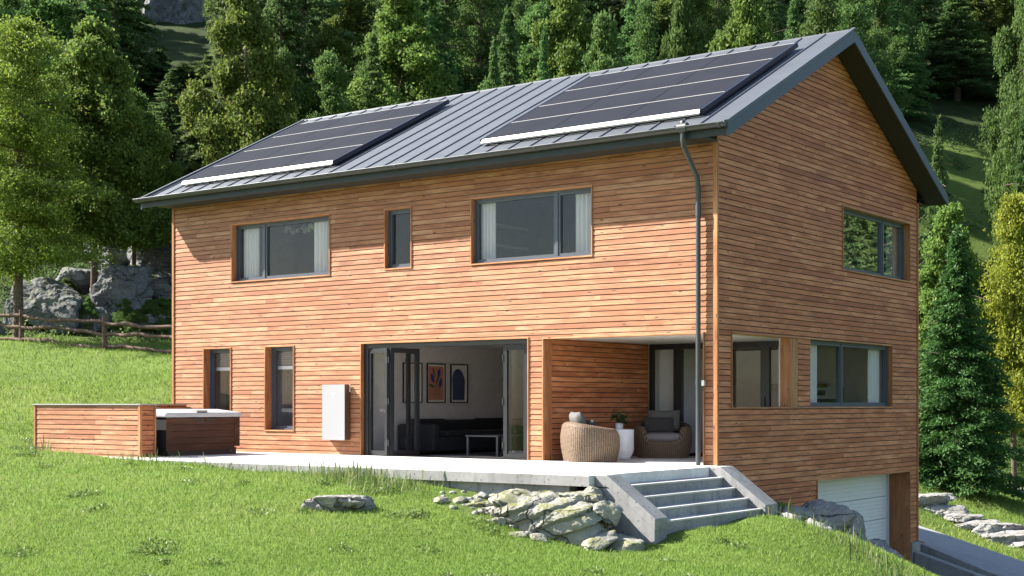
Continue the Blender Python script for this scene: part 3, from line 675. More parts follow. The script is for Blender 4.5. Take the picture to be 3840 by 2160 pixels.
tub = empty('hot_tub', (-11.3, -1.78, 0), 'hot tub with brown plank cabinet and closed white lid', 'hot tub')
tx0, tx1, ty0, ty1 = -12.25, -10.40, -2.74, -.86
mb = MB(); mb.box(tx0+.08, tx1-.05, ty0+.08, ty1-.05, .0, .14); mb.build('base', plain('tub base', (.03,.022,.02), .6), tub)
mb = MB()
for i in range(5): mb.box(tx0+.03, tx1-.012, ty0+.004 if False else ty0+.151, ty1-.14, .10+i*.128, .10+i*.128+.123, [.35,.2,.5,.3,.6][i])
for i in range(5): mb.box(tx1-.0135, tx1-.002, ty0+.002, ty1-.141, .10+i*.128, .10+i*.128+.123, [.35,.2,.5,.3,.6][i])
mb.build('cabinet', TUBWOOD, tub)
mb = MB(); mb.box(tx0+.02, tx1-.15, ty0-.0, ty0+.15, .10, .745); mb.box(tx1-.149, tx1-.014, ty0, ty0+.15, .10, .745); mb.build('corner_panel', plain('grey tub corner', (.016,.017,.019), .7, 0, .2), tub)
mb = MB(); mb.box(tx1-.15, tx1, ty1-.138, ty1, .16, .745, .1); mb.build('corner_panel', TUBWOOD, tub)
mb = MB()
lx0, lx1, ly0, ly1 = tx0-.03, tx1+.03, ty0-.03, ty1+.03
def ring(i, z): return [(lx0+i, ly0+i, z), (lx1-i, ly0+i, z), (lx1-i, ly1-i, z), (lx0+i, ly1-i, z)]
mb.hexa(ring(.0,.75), ring(.0,.838)); mb.hexa(ring(.006,.839), ring(.34,.905)); mb.build('lid', plain('tub lid grey', (.40,.41,.43), .4), tub, .02)
mb = MB(); mb.box(lx1-.22, lx1-.02, -1.98, -1.72, .85, .885); mb.box(lx0+.7, lx0+1.1, ly0+.25, ly0+.5, .91, .945); mb.build('lid_latch', plain('latch grey', (.22,.19,.16), .3), tub)
for (ya, yb, z) in ((-2.06,-1.84,.705),(-2.0,-1.84,.655),(-1.76,-1.54,.705),(-1.76,-1.60,.655)):
    mb = MB(); mb.tube([(tx1+.004, ya, z), (tx1+.004, yb, z)], .014, 8); mb.build('vent_slot', plain('vent dark', (.05,.05,.05), .5), tub)
mb = MB(); mb.tube([(tx1-.06, -1.08, .08), (tx1-.035, -1.08, .08)], .045, 14); mb.build('drain_valve', plain('valve black', (.02,.02,.02), .3), tub)

# ------------------------------------------------------------------ battery
bt = empty('wall_battery', (-8.45, -.1, .28), 'white home battery box hung on the timber wall', 'battery')
mb = MB(); mb.box(-8.74, -8.13, -.195, -.19, .295, 1.390); mb.build('front_cover', BATT, bt, .004)
mb = MB(); mb.box(-8.735, -8.132, -.189, -.028, .30, 1.385); mb.build('body', BATTSIDE, bt, .006)
mb = MB(); mb.box(-8.131, -8.125, -.06, -.03, 1.25, 1.40); mb.build('bracket', ALU, bt)
mb = MB()
cxl, czl, s = -8.435, 1.215, .085
arc = [(cxl+s*.78*u, czl+s*(.12-.16*u*u)) for u in np.linspace(-1, 1, 13)]; arc2 = [(cxl+s*.72*u, czl+s*(-.10-.14*u*u)) for u in np.linspace(1, -1, 13)]
mb.poly([(x, -.1985, z) for x, z in arc+arc2]); mb.poly([(cxl-s*.17, -.199, czl-s*.14), (cxl, -.199, czl-s*.95), (cxl+s*.17, -.199, czl-s*.14), (cxl, -.199, czl-s*.06)])
ar3 = [(cxl+s*.80*u, czl+s*(.24-.14*u*u)) for u in np.linspace(-1, 1, 13)]; ar4 = [(cxl+s*.79*u, czl+s*(.17-.14*u*u)) for u in np.linspace(1, -1, 13)]
mb.poly([(x, -.1985, z) for x, z in ar3+ar4]); mb.build('emblem', LOGO, bt)

# ------------------------------------------------------------------ curtains, blinds, room contents
def curtain(p, q, z0, z1, waves, amp, label, mat=CURT):
    p, q = Vector(p), Vector(q); d = q-p; n = Vector((-d.y, d.x)).normalized(); N = waves*8
    mb = MB(); pts = []
    for i in range(N+1):
        s = i/N; w = amp*math.sin(s*waves*2*math.pi + .6*math.sin(7*s)); pts.append((p.x+d.x*s+n.x*w, p.y+d.y*s+n.y*w))
    for (a, b), (c, e) in zip(pts[:-1], pts[1:]): mb.poly([(a,b,z0),(c,e,z0),(c,e,z1),(a,b,z1)], smooth=True)
    o = mb.build('curtain', mat, loc=(p.x, p.y, z0)); return tag(o, label, 'curtain', 'curtains in the windows')
curtain((-11.50,.255), (-11.02,.255), 3.5, 4.85, 6, .03, 'pale curtain at the far left edge of the wide upper window nearest the far end')
curtain((-9.40,.255), (-9.00,.255), 3.5, 4.85, 4, .03, 'pale curtain on the large pane side of the upper window above the narrow ground-floor windows')
curtain((-5.19,.225), (-4.72,.225), 3.5, 4.85, 6, .03, 'pale curtain at the left edge of the upper window above the terrace recess')
curtain((-2.93,.225), (-2.58,.225), 3.5, 4.85, 4, .03, 'pale curtain behind the small right pane of the upper window above the terrace recess')
curtain((-.27,7.92), (-.27,8.60), 3.5, 4.85, 6, .03, 'pale curtain in the upper gable window under the verge')
curtain((-.24,3.95), (-.24,4.36), .8, 2.22, 5, .03, 'pale curtain in the kitchen window, on the side of the timber pier')
curtain((-.24,6.88), (-.24,7.40), .8, 2.22, 5, .03, 'pale curtain in the kitchen window, on the side away from the pier')
curtain((-3.30,3.74), (-2.90,3.74), .05, 2.08, 9, .025, 'grey curtain behind the sliding door beside the timber wall of the terrace')
curtain((-.72,3.74), (-.46,3.74), .05, 2.08, 5, .025, 'sheer curtain seen through the gable opening of the terrace')
for o, lb in ((L1, 'half raised white slatted blind in the narrow window nearest the hot tub'), (L2, 'half raised white slatted blind in the narrow window beside the wall battery')):
    r = empty('window_blind', ((o[0]+o[1])/2, .30, 1.9), lb, 'blind', 'blinds in the narrow windows')
    mb = MB()
    for i in range(7): mb.box(o[0]-.16, o[1]-.20, .28, .33, 2.07-i*.038, 2.075-i*.038)
    mb.build('slats', WHITE, r); mb = MB(); mb.box(o[0]-.16, o[1]-.20, .29, .32, 1.73, 1.80); mb.build('bottom_stack', WHITE, r)

def art(y0, y1, z0, z1, label, fn):
    r = empty('framed_print', (-7.97, (y0+y1)/2, z0), label, 'picture', 'framed prints above the sofa'); X = -7.965
    mb = MB(); w = .022
    mb.box(X, X+.03, y0, y1, z0, z0+w); mb.box(X, X+.03, y0, y1, z1-w, z1); mb.box(X, X+.03, y0, y0+w, z0+w, z1-w); mb.box(X, X+.03, y1-w, y1, z0+w, z1-w); mb.build('frame', BLACKFRAME, r)
    mb = MB(); mb.box(X, X+.012, y0+w, y1-w, z0+w, z1-w); fn(mb, y0, y1, z0, z1, X)
    mb.build('print', [plain('paper', (.62,.58,.54), .8), plain('ochre ink', (.55,.25,.06), .8), plain('pink ink', (.42,.17,.11), .8), plain('blue ink', (.02,.035,.24), .8), plain('green ink', (.03,.07,.03), .8), plain('slate ink', (.045,.055,.12), .8)], r)
def blob(mb, X, cy, cz, ry, rz, rot, m, d, n=18, pinch=0.0):
    c, s = math.cos(rot), math.sin(rot); pts = []
    for i in range(n):
        a = 2*math.pi*i/n; u, v = ry*math.cos(a)*(1-pinch*abs(math.sin(a))), rz*math.sin(a); pts.append((X+d, cy+u*c-v*s, cz+u*s+v*c))
    mb.poly(pts, 0, m)
def art1(mb, y0, y1, z0, z1, X):
    mb.poly([(X+.0135,y0+.07,z0+.1),(X+.0135,y1-.1,z0+.1),(X+.0135,y1-.1,z1-.09),(X+.0135,y0+.07,z1-.09)], 0, 1)
    blob(mb, X, (y0+y1)/2, z0+.32, .13, .22, 0, 0, .0145)
    for k, (dy, dz, r) in enumerate(((-.12,.55,.15),(-.04,.62,.05),(.04,.62,-.1),(.13,.5,-.3))): blob(mb, X, (y0+y1)/2+dy, z0+dz, .03, .15, r, 0, .015+.0004*k)
def art2(mb, y0, y1, z0, z1, X):
    mb.poly([(X+.0135,y0+.05,z0+.06),(X+.0135,y1-.05,z0+.06),(X+.0135,y1-.05,z1-.06),(X+.0135,y0+.05,z1-.06)], 0, 2)
    cy = (y0+y1)/2
    for k, (dy, dz, a, m) in enumerate(((-.12,.52,.5,3),(.09,.62,-.2,3),(.14,.42,-.3,3),(-.08,.64,.3,4),(.05,.5,-.5,4),(-.14,.36,1.3,4))): blob(mb, X, cy+dy, z0+dz, .055 if m == 3 else .03, .11, a, m, .0145+.0003*k, pinch=.3)
    for k, dy in enumerate((-.05, 0, .06)): mb.poly([(X+.0142, cy+dy*.3, z0+.45), (X+.0142, cy+dy*.3+.012, z0+.45), (X+.0142, cy+dy*1.6+.01, z0+.14), (X+.0142, cy+dy*1.6, z0+.14)], 0, 4)
def art3(mb, y0, y1, z0, z1, X):
    cy = (y0+y1)/2-.02; pts = [(X+.014, cy-.2, z0+.06), (X+.014, cy+.2, z0+.06)] + [(X+.014, cy+.22*math.cos(a)-.03*math.sin(a), z0+.45+.28*math.sin(a)) for a in np.linspace(0, math.pi, 14)]
    mb.poly(pts, 0, 5)
art(1.35, 1.95, 1.03, 1.86, 'framed print of a pale hand-like shape on ochre', art1)
art(2.11, 2.71, 1.03, 1.86, 'framed print of blue and green leaves on pink', art2)
art(2.89, 3.48, 1.03, 1.86, 'framed print of a rounded slate blue shape', art3)
sofa = empty('corner_sofa', (-7.4, 3, 0), 'black corner sofa against the wall under the framed prints', 'sofa')
mb = MB(); mb.box(-7.93, -6.95, 1.32, 5.9, .06, .34); mb.box(-6.949, -5.0, 4.95, 5.9, .06, .34); mb.build('base', BLACKFAB, sofa, .03)
mb = MB()
for i in range(3): mb.box(-7.70, -6.94, 1.55+i*1.12, 1.55+(i+1)*1.12-.02, .345, .46)
mb.build('seat_cushion', BLACKFAB, sofa, .04)
mb = MB()
for i in range(4): mb.box(-7.93, -7.70, 1.40+i*1.1, 1.40+(i+1)*1.1-.03, .345, .70-.02*(i % 2))
mb.box(-6.9, -5.0, 5.7, 5.9, .345, .69); mb.build('back_cushion', BLACKFAB, sofa, .05)
mb = MB(); mb.box(-7.93, -6.95, 1.14, 1.318, .06, .60); mb.build('armrest', BLACKFAB, sofa, .04)
ct = empty('coffee_table', (-5.6, 1.6, 0), 'low grey coffee table in front of the black sofa', 'table')
mb = MB(); mb.box(-6.05, -5.25, 1.0, 2.2, .375, .40); mb.build('tabletop', COFFEE, ct)
for x in (-6.03, -5.31):
    for y in (1.02, 2.14): mb = MB(); mb.box(x, x+.04, y, y+.04, .006, .374); mb.build('leg', COFFEE, ct)
mb = MB(); mb.box(-6.9, -4.5, .55, 4.7, -.010, .004); o = mb.build('rug', RUG); tag(o, 'black rug under the coffee table in the living room', 'rug')
pl_ = empty('pendant_lamp', (-11.05, 1.6, 4.85), 'cluster pendant lamp of small white globes behind the upper window', 'lamp')
mb = MB(); rr = random.Random(4)
for i in range(16):
    u = i/15; mb.lathe([(.001,-.05)] + [(.05*math.cos(a), .05*math.sin(a)) for a in np.linspace(-1.4, 1.4, 7)] + [(.001,.05)], (-11.55+1.0*u, 1.6+.1*rr.uniform(-1,1), 4.83+.06*math.sin(u*18)), 12)
mb.build('globes', LIGHTBALL, pl_); mb = MB(); mb.tube([(-11.05,1.6,4.86),(-11.05,1.6,5.25)], .006, 6); mb.tube([(-11.55,1.6,4.86),(-10.55,1.6,4.86)], .006, 6); mb.build('stem', ALU, pl_)
for z, lb in ((4.55, 'white wall shelf behind the upper window, upper of two'), (4.15, 'white wall shelf behind the upper window, lower of two')):
    mb = MB(); mb.box(-6.235, -5.98, 1.2, 3.0, z, z+.07); o = mb.build('wall_shelf', WHITE); tag(o, lb, 'shelf', 'white wall shelves')
ov = empty('oven', (-1.6, 7.88, .95), 'built-in oven in the kitchen seen through the gable window', 'oven')
mb = MB(); mb.box(-2.2, -1.2, 7.7, 7.895, .2, 1.36); mb.build('housing', plain('oven steel', (.26,.26,.27), .4, .3), ov)
mb = MB(); mb.box(-2.1, -1.3, 7.685, 7.699, .25, 1.12); mb.build('door', plain('oven glass', (.03,.03,.035), .2), ov)
mb = MB(); mb.box(-1.95, -1.55, 7.686, 7.699, 1.19, 1.30); mb.build('display', plain('oven display', (.02,.02,.02), .2), ov)

# ------------------------------------------------------------------ wicker armchairs
def wicker_mat():
    t = NT('wicker strands'); v = t.coord(); f = t.noise(v, 40, 3)
    t.bsdf(t.ramp(f, [(.3, (.13,.088,.058)), (.7, (.25,.175,.12))]), .6, 0, .3, t.bump(f, .4, .004)); return t.mat
WICK = wicker_mat(); WICKIN = plain('wicker core', (.035,.026,.018), .9)
def smooth01(x): x = max(0, min(1, x)); return x*x*(3-2*x)
def chair_surface(inner=False, shrink=0.0):
    """grid of points (theta x profile); theta 0 = front, +x local"""
    NT_, NP = 84, 42; P = []
    for i in range(NT_):
        th = 2*math.pi*i/NT_; a = abs(((th+math.pi) % (2*math.pi))-math.pi)/math.pi   # 0 front .. 1 back
        h = .34 + (.585-.34)*smooth01((a-.17)/.11) + .115*smooth01((a-.22)/.70)
        e = 2.6; c, s = math.cos(th), math.sin(th); rx, ry = .50, .56
        r = (abs(c/rx)**e + abs(s/ry)**e)**(-1/e)
        row = []
        for j in range(NP):
            u = j/(NP-1)
            if u < .70:
                v = u/.70; z = v*(h-.07); bul = .88+.12*math.sin(min(1, z/.42)*math.pi*.5) - .07*smooth01((z-.42)/.3); rad = r*bul
            else:
                v = (u-.70)/.30; z = (h-.07)+.07*math.sin(min(1, v*2)*math.pi/2) if v < .5 else h - (v-.5)*2*(h-.30 if h > .36 else .05); 
                bul = .88+.12*math.sin(min(1, (h-.07)/.42)*math.pi*.5) - .07*smooth01((h-.07-.42)/.3); rad = r*bul - .115*smooth01(v*1.6)
            row.append((( rad-shrink)*c, (rad-shrink)*s, z + (.0 if not inner else -.006)))
        P.append(row)
    return P
def make_chair(label):
    r = empty('wicker_armchair', (0,0,0), label, 'armchair', 'wicker armchairs on the terrace')
    P = np.array(chair_surface()); n, m, _ = P.shape; mb = MB(); k = .30
    for i in range(n):
        for j in range(m-1):
            q = [P[i,j], P[(i+1) % n,j], P[(i+1) % n,j+1], P[i,j+1]]; c = sum(q)/4; inn = [p*(1-.42)+c*.42 if False else p+(c-p)*.40 for p in q]
            for a in range(4): mb.poly([q[a], q[(a+1) % 4], inn[(a+1) % 4], inn[a]])
    mb.build('woven_shell', WICK, r)
    Q = np.array(chair_surface(True, .014)); mb = MB()
    vs = Q.reshape(-1, 3); mb.faces([tuple(v) for v in vs], [(i*m+j, ((i+1) % n)*m+j, ((i+1) % n)*m+j+1, i*m+j+1) for i in range(n) for j in range(m-1)], smooth=True); mb.build('inner_shell', WICKIN, r)
    mb = MB(); pts = []
    for i in range(40):
        th = 2*math.pi*i/40; c, s = math.cos(th), math.sin(th); rad = (abs(c/.43)**3.2+abs(s/.42)**3.2)**(-1/3.2); pts.append((rad*c+.03, rad*s))
    rings = [(.86,.30),(.97,.33),(1,.38),(.97,.43),(.86,.455),(.4,.47)]
    vs = [(x*f, y*f, z) for f, z in rings for x, y in pts]; mb.faces(vs, [(a*40+i, a*40+(i+1) % 40, (a+1)*40+(i+1) % 40, (a+1)*40+i) for a in range(len(rings)-1) for i in range(40)], smooth=True)
    mb.faces([vs[(len(rings)-1)*40+i] for i in range(40)], [tuple(range(40))], smooth=True); mb.build('seat_cushion', GREYFAB, r)
    return r
def place(o, x, y, fx, fy): o.location = (x, y, 0.0); o.rotation_euler = (0, 0, math.atan2(fy, fx)); return o
ch1 = make_chair('wicker tub armchair at the edge of the patio, seen from behind')
ch2 = copy_tree(ch1); ch2['label'] = 'wicker tub armchair facing the lawn, deep in the shaded recess'
d1 = RT*.95 + FW*.25; d2 = -FW*.97 - RT*.10
place(ch1, -2.62, .22, d1[0], d1[1]); place(ch2, -2.62, 2.72, d2[0], d2[1])
def pillow(cx, cy, cz, w, h, t, yaw, tilt, mat, label):
    mb = MB(); n = 12; vs = []
    for s in (-1, 1):
        for i in range(n+1):
            for j in range(n+1):
                u, v = i/n*2-1, j/n*2-1; pu = u*(1-.10*(1-v*v)*0-.06*(v*v)*0); b = (max(0, (1-u**4)*(1-v**4)))**.5
                k = 1-.07*(1-abs(u))*(abs(v) > .99); vs.append((s*t*.5*b, u*w*.5*(1-.06*(1-v*v)*(-1)*.0), v*h*.5*(1-.07*(1-u*u))))
    fs = []
    for s in range(2):
        o = s*(n+1)**2
        for i in range(n):
            for j in range(n): f = (o+i*(n+1)+j, o+(i+1)*(n+1)+j, o+(i+1)*(n+1)+j+1, o+i*(n+1)+j+1); fs.append(f if s else f[::-1])
    mb.faces(vs, fs, smooth=True); o = mb.build('cushion', mat); o.location = (cx, cy, cz); o.rotation_euler = (0, tilt, yaw); return tag(o, label, 'cushion', 'loose cushions on the armchairs')
def on_chair(ch, lx, ly):
    a = ch.rotation_euler.z; return ch.location.x+lx*math.cos(a)-ly*math.sin(a), ch.location.y+lx*math.sin(a)+ly*math.cos(a), a
x, y, a = on_chair(ch1, -.20, .02); pillow(x, y, .66, .56, .46, .20, a, -.35, LIGHTFAB, 'light grey cushion poking above the back of the armchair at the patio edge')
x, y, a = on_chair(ch1, -.05, -.12); pillow(x, y, .60, .42, .30, .14, a+.3, -.45, CHARFAB, 'charcoal cushion inside the armchair at the patio edge')
x, y, a = on_chair(ch2, -.24, .02); pillow(x, y, .69, .60, .42, .17, a, -.25, LIGHTFAB, 'light grey cushion at the back of the shaded armchair')
x, y, a = on_chair(ch2, -.09, -.08); pillow(x, y, .60, .56, .34, .14, a, -.40, CHARFAB, 'charcoal cushion leaning forward on the shaded armchair')
tb = empty('side_table', (-2.76, 1.50, 0), 'white round side table with tapered foot between the armchairs', 'side table')
mb = MB(); mb.lathe([(.001,.0),(.135,.0),(.15,.012),(.212,.145),(.215,.16),(.215,.53),(.205,.545),(.001,.545)], (-2.76,1.50,0), 40); mb.build('body', plain('glazed white', (.78,.78,.79), .18), tb)
pp = empty('potted_plant', (-2.80, 1.46, .545), 'small leafy green plant in a white pot on the side table', 'plant')
mb = MB(); mb.lathe([(.001,.546),(.062,.546),(.068,.56),(.070,.66),(.062,.66),(.06,.645),(.001,.645)], (-2.80,1.46,0), 24); mb.build('pot', WHITE, pp)
def plant_leaves(c, n, r, parent):
    rr = random.Random(3); mb = MB()
    for i in range(n):
        an = 2*math.pi*i/n*2.4+rr.random(); el = rr.uniform(.1, 1.1); L = rr.uniform(.10, .15)
        base = Vector(c)+Vector((0,0,rr.uniform(-.04,.13))); d = Vector((math.cos(an)*math.cos(el), math.sin(an)*math.cos(el), math.sin(el))); tip = base+d*rr.uniform(.07,.12)
        s = d.cross(Vector((0,0,1))).normalized(); dn = (d*.7+Vector((0,0,-.65))).normalized(); v = rr.random()
        mid = tip+dn*L*.45; end = tip+dn*L
        mb.poly([tip, mid+s*L*.38+Vector((0,0,.012)), end, mid], v, smooth=True); mb.poly([tip, mid, end, mid-s*L*.38+Vector((0,0,.012))], v, smooth=True)
        mb.tube([base, tip], .003, 5, v)
    mb.build('leaves', POTLEAF, parent)
plant_leaves((-2.80,1.46,.70), 30, .15, pp)

# ------------------------------------------------------------------ rocks
_ico = {}
def ico(sub):
    if sub not in _ico:
        bm = bmesh.new(); bmesh.ops.create_icosphere(bm, subdivisions=sub, radius=1.0)
        _ico[sub] = (np.array([v.co[:] for v in bm.verts]), np.array([[v.index for v in f.verts] for f in bm.faces], np.int32)); bm.free()
    return _ico[sub]
def rock(name, c, size, rz, mat, label, seed, sub=5, rough=.3, strata=None, cat='rock', group=None, parent=None, tilt=0.0, planes=13, sharp=16):
    """a stone cut by random planes, its edges slightly rounded, with beds and small-scale roughness"""
    V, Fc = ico(sub); r = np.random.default_rng(seed*7+1)
    P = r.normal(size=(planes,3)); P /= np.linalg.norm(P, axis=1)[:,None]; P = np.vstack([P, np.eye(3), -np.eye(3)]); d = np.concatenate([r.uniform(.62,.95,planes), np.full(6, .95)])
    q = np.maximum(V@P.T, 0)/d; rad = (q**sharp).sum(1)**(-1/sharp); W = V*rad[:,None]
    so = Vector((seed*13.1, seed*7.7, seed*3.3)); big = max(size); out = []
    for w in W:
        p = Vector(w); n = p.normalized(); pw = Vector((p.x*size[0], p.y*size[1], p.z*size[2]))/big
        k = rough*(.16*mnoise.fractal(p*1.6+so, 1.0, 2.0, 3)+.14*(mnoise.ridged_multi_fractal(pw*3.2+so, .9, 2.1, 4, 1.0, 2.0)-1.0)+.05*mnoise.fractal(pw*14+so, .8, 2.0, 3))
        if strata:
            dv, fr, am = strata; u = p.dot(dv)*fr+.35*mnoise.noise(p*1.3+so); f = u-math.floor(u); k += am*(min(1, f*5)*(1-f)**.5-.55)
        out.append(w*(1+k))
    W = np.array(out)*np.array(size); ct, sn = math.cos(tilt), math.sin(tilt)
    W = np.stack([W[:,0]*ct-W[:,2]*sn, W[:,1], W[:,0]*sn+W[:,2]*ct], 1); ca, sa = math.cos(rz), math.sin(rz)
    W = np.stack([W[:,0]*ca-W[:,1]*sa, W[:,0]*sa+W[:,1]*ca, W[:,2]], 1)
    loc = Vector(c)-(parent.location if parent is not None else Vector((0,0,0)))
    me = bpy.data.meshes.new(name); me.from_pydata(W.tolist(), [], Fc.tolist()); me.materials.append(mat); me.update()
    o = bpy.data.objects.new(name, me); col.objects.link(o); o.location = loc
    if parent is None: tag(o, label, cat, group)
    else: o.parent = parent
    return o
def rot_rt(a=0): return YAW+a
oc = empty('rock_outcrop', tuple(at(2080,1960,19.8)), 'large pale tilted rock outcrop at the foot of the patio beside the steps', 'rock')
rock('dome', tuple(at(2080,1962,19.75)), (.88,.62,.45), YAW, ROCK, None, 21, 6, .45, (Vector((-.62,.05,.78)).normalized(), 3.0, .15), parent=oc, planes=6, sharp=8)
for i, (px, py, D, sx, sy, sz, ti) in enumerate(((2195,1885,20.0,.36,.30,.17,-4),(2222,1850,20.1,.17,.2,.12,5),(2235,2000,19.2,.30,.26,.14,9),(2345,2000,19.3,.33,.26,.13,-3),(2285,1920,19.6,.26,.22,.15,-25),(2310,1960,19.5,.26,.2,.12,-10),(1880,1965,19.7,.13,.13,.13,10),(1946,2012,19.3,.16,.15,.09,0),(1840,1960,19.8,.13,.1,.07,0),(2015,2020,19.2,.13,.1,.07,0),(1900,1925,20.3,.46,.36,.13,8),(1800,1905,20.7,.46,.32,.10,6),(1700,1890,20.9,.22,.16,.08,0))):
    p = at(px, py, D); p[2] = min(p[2], Tz(p[0], p[1])+.45*sz) if D < 19.6 and ti < 20 else p[2]; rock('boulder', tuple(p), (sx, sy, sz), YAW+.12*((i*7) % 5-2), ROCK, None, 30+i, 5 if sx > .3 else 4, .5, None, parent=oc, tilt=R_(ti))
p = at(1280,1829,20.3); rock('flat_rock', (p[0], p[1], Tz(p[0], p[1])+.03), (.56,.36,.17), YAW, ROCKGREY, 'flat grey boulder lying alone on the lawn in front of the patio', 41, 5, .6)
rr = random.Random(12); gname = 'small stones beside the outcrop'
for i in range(48):
    px = rr.uniform(1650, 1990); py = 1850+(px-1680)*.35+rr.uniform(-60, 80); 
    if rr.random() < .3: px, py = rr.uniform(1830, 2000), rr.uniform(1815, 1850)
    D = 21.4-(py-1800)/110
    s = rr.choice([.03,.035,.045,.05,.06,.10]); p = at(px, py, D); z = Tz(p[0], p[1])
    o = rock('stone', (p[0], p[1], z+s*.2), (s*1.3, s, s*.7), rr.random()*3, [ROCK, ROCKPALE][i % 2], 'small loose stone on the mossy slope between lawn and outcrop', 50+i, 2, .4, group=gname)
gr_ = empty('bank_rock', tuple(at(3080,1960,22.5)), 'grey boulder bank between the steps and the garage door', 'rock')
for i, (px, py, D, sx, sy, sz, ti) in enumerate(((2985,1935,23.6,.42,.40,.20,-10),(3070,1965,24.2,.50,.5,.44,-14),(3155,2035,24.4,.46,.6,.60,-38),(2960,1955,22.4,.20,.2,.13,-15),(3075,2010,22.2,.26,.22,.20,-25),(3235,2105,24.0,.42,.6,.52,-45),(3315,2180,23.2,.40,.6,.50,-45))):
    rock('boulder', tuple(at(px, py, D)), (sx, sy, sz), YAW, [ROCKGREY, ROCKPALE][i in (3,4)], None, 70+i, 5, .5, parent=gr_, tilt=R_(ti))
hills = ((190,1150,58.5,1.45,1.3,1.2,'broad dark boulder behind the fence beside the pine trunk'),(55,1195,58.5,.55,.7,.8,'narrow boulder half hidden by the pine trunk'),(-40,1250,57,.6,.5,.6,'low boulder at the picture edge behind the fence'),(440,1115,60.5,1.10,1.1,1.35,'sunlit pale boulder with a flat top, above the fence'),(365,1195,58.6,.95,.7,.62,'dark wedge-shaped boulder between the broad and the sunlit boulders'),(575,985,65,1.55,1.3,1.15,'grey cliff block highest on the rocky bank beside the house'),(590,1085,62,.85,.8,.50,'rounded grey boulder below the cliff block, close to the house wall'),(560,1215,58.5,.9,.7,.42,'low slab of rock just behind the fence near the house'),(430,985,66,1.3,1.1,.9,'small rock step above the sunlit boulder'),(660,1020,66,1.2,1.1,1.0,'rock step level with the cliff block, touching the house outline'),(310,1050,62,1.2,1,.7,'shaded rock shelf under the pine branches'))
for i, (px, py, D, sx, sy, sz, lb) in enumerate(hills): rock('hill_boulder', tuple(at(px, py, D)), (sx, sy, sz), YAW+.3*i, ROCKHILL, lb, 90+i, 5, .42, (Vector((.3,.2,.9)).normalized(), 1.4, .06), group='boulders on the bank behind the fence', planes=9, sharp=28)
rock('cliff', tuple(at(715,100,112)), (4.6,4,8.0), YAW+.4, ROCKHILL, 'tall bluish rock face high up between the trees', 130, 5, .8, (Vector((.6,.2,-.7)).normalized(), 2.0, .08), cat='cliff')
ridge = ((3450,1880,40,.75,.6,.38),(3530,1915,39.6,.8,.5,.30),(3600,1935,39.2,.6,.4,.20),(3660,1965,38.8,.7,.4,.24),(3735,1985,38.8,.85,.6,.36),(3810,2010,38.4,1.0,.6,.40),(3900,2050,38,1.0,.7,.4),(3480,1862,41.5,.9,.4,.22))
for i, (px, py, D, sx, sy, sz) in enumerate(ridge): rock('ridge_rock', tuple(at(px, py+8, D)), (sx*1.1, sy, sz*.72), YAW+.25, ROCKPALE, ['pale rock at the house end of the rocky ridge across the lawn','pale rock second from the house in the ridge across the lawn','thin flat rock half buried midway along the ridge','pale jagged rock midway along the ridge across the lawn','broad white rock where the ridge widens','large white rock at the outer end of the ridge','white rock of the ridge outside the picture edge','low pale rock on the lawn side behind the ridge end'][i], 140+i, 5, .55, group='pale rocks of the ridge across the lawn')

# ------------------------------------------------------------------ driveway, kerb, retaining wall, road
def sheet(name, pts, mat, label, cat, thick=.25, off=.02):
    mb = MB(); mb.hexa([(x, y, z-thick) for x, y, z in pts], [(x, y, z+off) for x, y, z in pts]); o = mb.build(name, mat); tag(o, label, cat, kind='structure'); return o
def pave_mat():
    t = NT('block paving'); v = t.coord(); br = t.n('ShaderNodeTexBrick'); br.inputs['Scale'].default_value = 5.0; br.inputs['Color1'].default_value = (.30,.30,.31,1); br.inputs['Color2'].default_value = (.36,.36,.37,1); br.inputs['Mortar'].default_value = (.13,.13,.13,1); br.inputs['Mortar Size'].default_value = .015
    t.l(v, br.inputs['Vector']); t.bsdf(t.mix(t.noise(v, 3, 4), br.outputs['Color'], (.22,.22,.23)), .85, 0, .3); return t.mat
PAVE = pave_mat()
sheet('driveway', [(-.6,9.98,-2.02),(2.4,9.0,-2.85),(4.2,10.0,-3.0),(-1.9,13.75,-2.0)], PAVE, 'grey block paved driveway ramp in the shade of the house', 'driveway')
sheet('garage_apron', [(.02,4.6,-2.78),(4,4.6,-2.9),(4,8.5,-2.9),(.02,8.5,-2.78)], PAVE, 'paved apron in front of the garage door', 'driveway')
mb = MB(); mb.hexa([(.08,8.56,-3.3),(3.2,8.2,-3.5),(3.2,8.46,-3.5),(.08,8.8,-3.3)], [(.08,8.56,-2.12),(3.2,8.2,-2.98),(3.2,8.46,-2.98),(.08,8.8,-2.12)])
o = mb.build('retaining_wall', CONC, bevel=.01); tag(o, 'low concrete retaining wall sloping down from the house corner', 'wall')
mb = MB(); mb.hexa([(-.2,9.72,-3.1),(2.8,8.75,-3.4),(2.8,8.98,-3.4),(-.2,9.95,-3.1)], [(-.2,9.72,-2.06),(2.8,8.75,-2.88),(2.8,8.98,-2.88),(-.2,9.95,-2.06)])
o = mb.build('kerb', CONC, bevel=.01); tag(o, 'concrete kerb beside the driveway ramp', 'kerb', kind='structure')
gv = plain('gravel', (.36,.36,.37), .9, 0, .2, .6, 30, .9, 40)
sheet('gravel_strip', [(.05,8.8,-2.28),(3,8.46,-3.05),(3,8.8,-3.02),(-.2,9.72,-2.24)], gv, 'pale gravel in the trough beside the retaining wall', 'gravel', .3, 0)
mb = MB(); pth = [(-.42+.1*i, 10.05-.033*i+.012*math.sin(i*1.7), 0) for i in range(30)]
def dz(x): return -2.0-(x+.6)*.277+.035
mb.tube([(x, y, dz(x)) for x, y, _ in pth], .012, 6); o = mb.build('cable', plain('orange cable', (.45,.13,.04), .6)); tag(o, 'orange cable lying along the edge of the driveway ramp', 'cable')
